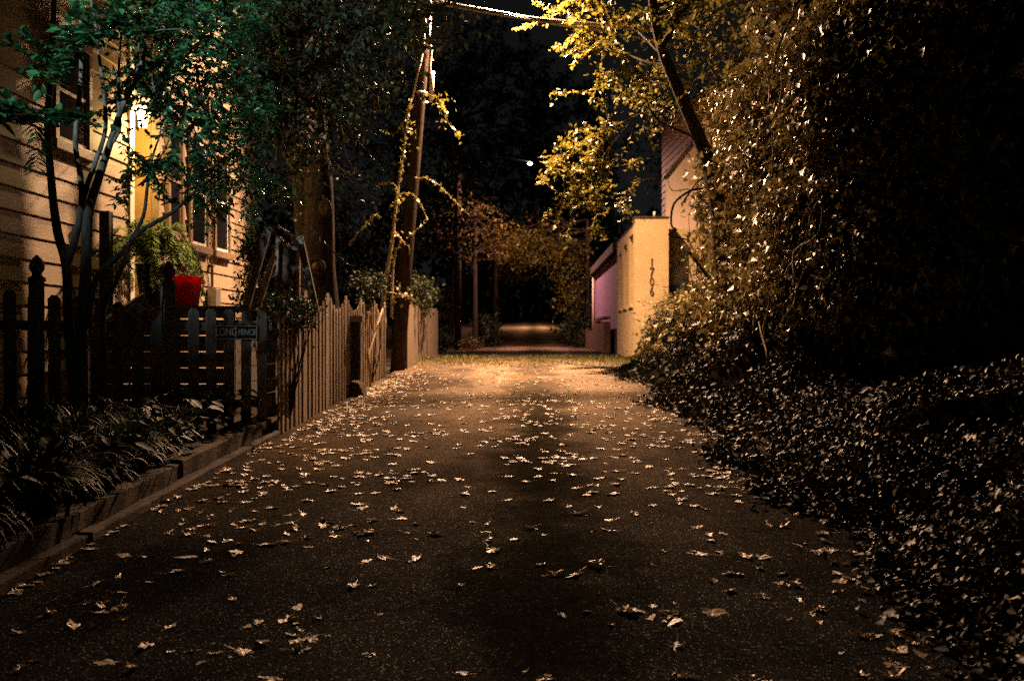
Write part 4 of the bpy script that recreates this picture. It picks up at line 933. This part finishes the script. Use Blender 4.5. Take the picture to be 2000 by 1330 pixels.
# ------------------------------------------------------------------ down the alley
lf = Leaves(); n = 9000; X = rng.uniform(-60, 60, n); lf.add(np.stack([X, 128+rng.normal(size=n)*4, 3+rng.uniform(0, 1, n)**1.3*(15+3*np.sin(X*.35)+2*np.sin(X*.9))], 1), rng.normal(size=(n, 3)), rng.normal(size=(n, 3)), rng.uniform(.8, 1.6, n), rng.uniform(.7, 1.2, n))
tag(lf.build('distant_wood', M_dleaf), 'black wall of distant trees closing the end of the lane', 'trees', kind='stuff')
rng = np.random.default_rng(5); random.seed(5)
fl_ = thing('far_street_lamp', FARLAMP, 'distant street lamp glowing as a small point above the alley', 'street lamp')
MB().lathe([(0, .05), (.06, .04), (.10, 0), (.06, -.04), (0, -.05)], FARLAMP, 12).build('lamp_glass', M_farl, fl_)
MB().tube([(FARLAMP[0], FARLAMP[1]+.1, FARLAMP[2]+.1), (-1.5, 40, 8.7), (-3.0, 40, 8.7)], .03, 8).build('arm', M_dark, fl_)
MB().tube([(-3.0, 40, .9), (-3.0, 40, 9.8)], .14, 10).build('post', M_pole, fl_)
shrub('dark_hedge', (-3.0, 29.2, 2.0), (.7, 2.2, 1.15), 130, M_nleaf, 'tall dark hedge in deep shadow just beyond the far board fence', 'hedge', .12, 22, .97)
def alley_tree(x, y, h, crowns, leafm, label, r=.16, size=.13, per=18, lean=0, nl=8):
    t = thing('alley_tree', (x, y, gzf(y)), label, 'tree', 'trees lining the far alley'); g = gzf(y)
    clustered_tree(t, None, [(x, y, g-.1), (x+lean*.3, y, g+h*.3), (x+lean*.7, y, g+h*.6), (x+lean, y, g+h)], r, r*.5, crowns, leafm, size, per, nlimb=nl, cl=.45)
alley_tree(-2.45, 42.5, 6, [((-2.6, 44, 6.2), (1.8, 1.6, 1.5), 60), ((-1.5, 44.5, 5.6), (1.0, 1.2, .8), 22)], M_oleaf, 'slim reddish lit trunk with thin autumn leaves left of the far alley', .13)
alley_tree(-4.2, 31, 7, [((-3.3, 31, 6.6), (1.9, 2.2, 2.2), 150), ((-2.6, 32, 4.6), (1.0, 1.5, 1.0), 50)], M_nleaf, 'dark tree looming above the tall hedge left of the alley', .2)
alley_tree(2.6, 47, 6, [((.2, 46, 5.6), (1.1, 1.2, 1.1), 50), ((1.4, 46.5, 5.0), (.8, 1.0, 1.3), 40), ((1.7, 45.5, 3.0), (.6, .8, .6), 14), ((-.9, 47, 5.6), (.8, .8, 1.0), 26)], M_yleaf, 'golden lit tree hanging over the right of the far alley', .16)
alley_tree(-1.9, 52, 6, [((-.7, 52, 5.3), (1.3, 1.4, 1.1), 55), ((-1.8, 53, 7), (1.8, 1.8, 1.4), 50)], M_oleaf, 'autumn tree with amber leaves beneath the distant lamp', .16)
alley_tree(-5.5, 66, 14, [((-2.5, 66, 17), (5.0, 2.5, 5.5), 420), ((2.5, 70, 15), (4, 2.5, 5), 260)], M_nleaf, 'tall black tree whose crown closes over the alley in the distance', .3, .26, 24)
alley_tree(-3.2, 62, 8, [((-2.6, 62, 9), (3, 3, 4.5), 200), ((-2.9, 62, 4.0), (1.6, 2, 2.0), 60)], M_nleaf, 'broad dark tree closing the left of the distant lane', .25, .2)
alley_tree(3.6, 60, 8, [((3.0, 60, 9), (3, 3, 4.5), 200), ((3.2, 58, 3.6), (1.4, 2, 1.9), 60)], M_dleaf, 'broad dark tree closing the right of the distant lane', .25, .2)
alley_tree(.4, 118, 14, [((0, 118, 14), (9, 5, 9), 260)], M_dleaf, 'faint far tree at the very end of the lane', .3, .5, 22)
alley_tree(-7, 34, 10, [((-6.6, 34, 9.5), (3.2, 3, 3.6), 230), ((-6.8, 33, 4.4), (2.2, 2, 2.0), 110), ((-4.4, 36, 11.5), (2.4, 2, 2.6), 120)], M_nleaf, 'dark tree behind the far board fence left of the pole', .25, .13, 20)
alley_tree(7, 38, 9, [((6.6, 38, 9), (3.2, 3, 3), 130)], M_nleaf, 'dark tree behind the lavender roof', .25, .16)
shrub('roadside_shrub', (1.95, 43.5, 1.75), (.8, 1.2, .8), 60, M_dleaf, 'dark roadside shrub right of the far pink lit road', 'shrub', .14, 16, .97, 'shrubs by the far road')
shrub('roadside_shrub', (-2.1, 45, 1.8), (.8, 1.2, .9), 60, M_dleaf, 'dark roadside shrub left of the far pink lit road', 'shrub', .14, 16, .97, 'shrubs by the far road')
shrub('roadside_shrub', (1.9, 55, 2.1), (.9, 1.5, 1.0), 60, M_dleaf, 'dark shrub farther back on the right of the far lane', 'shrub', .16, 16, 1.1, 'shrubs by the far road')
shrub('litter_heap_plant', (-2.35, 37, 1.15), (.5, 1.6, .3), 40, M_oleaf, 'low amber weeds along the left edge of the far road', 'weeds', .09, 16, .97)
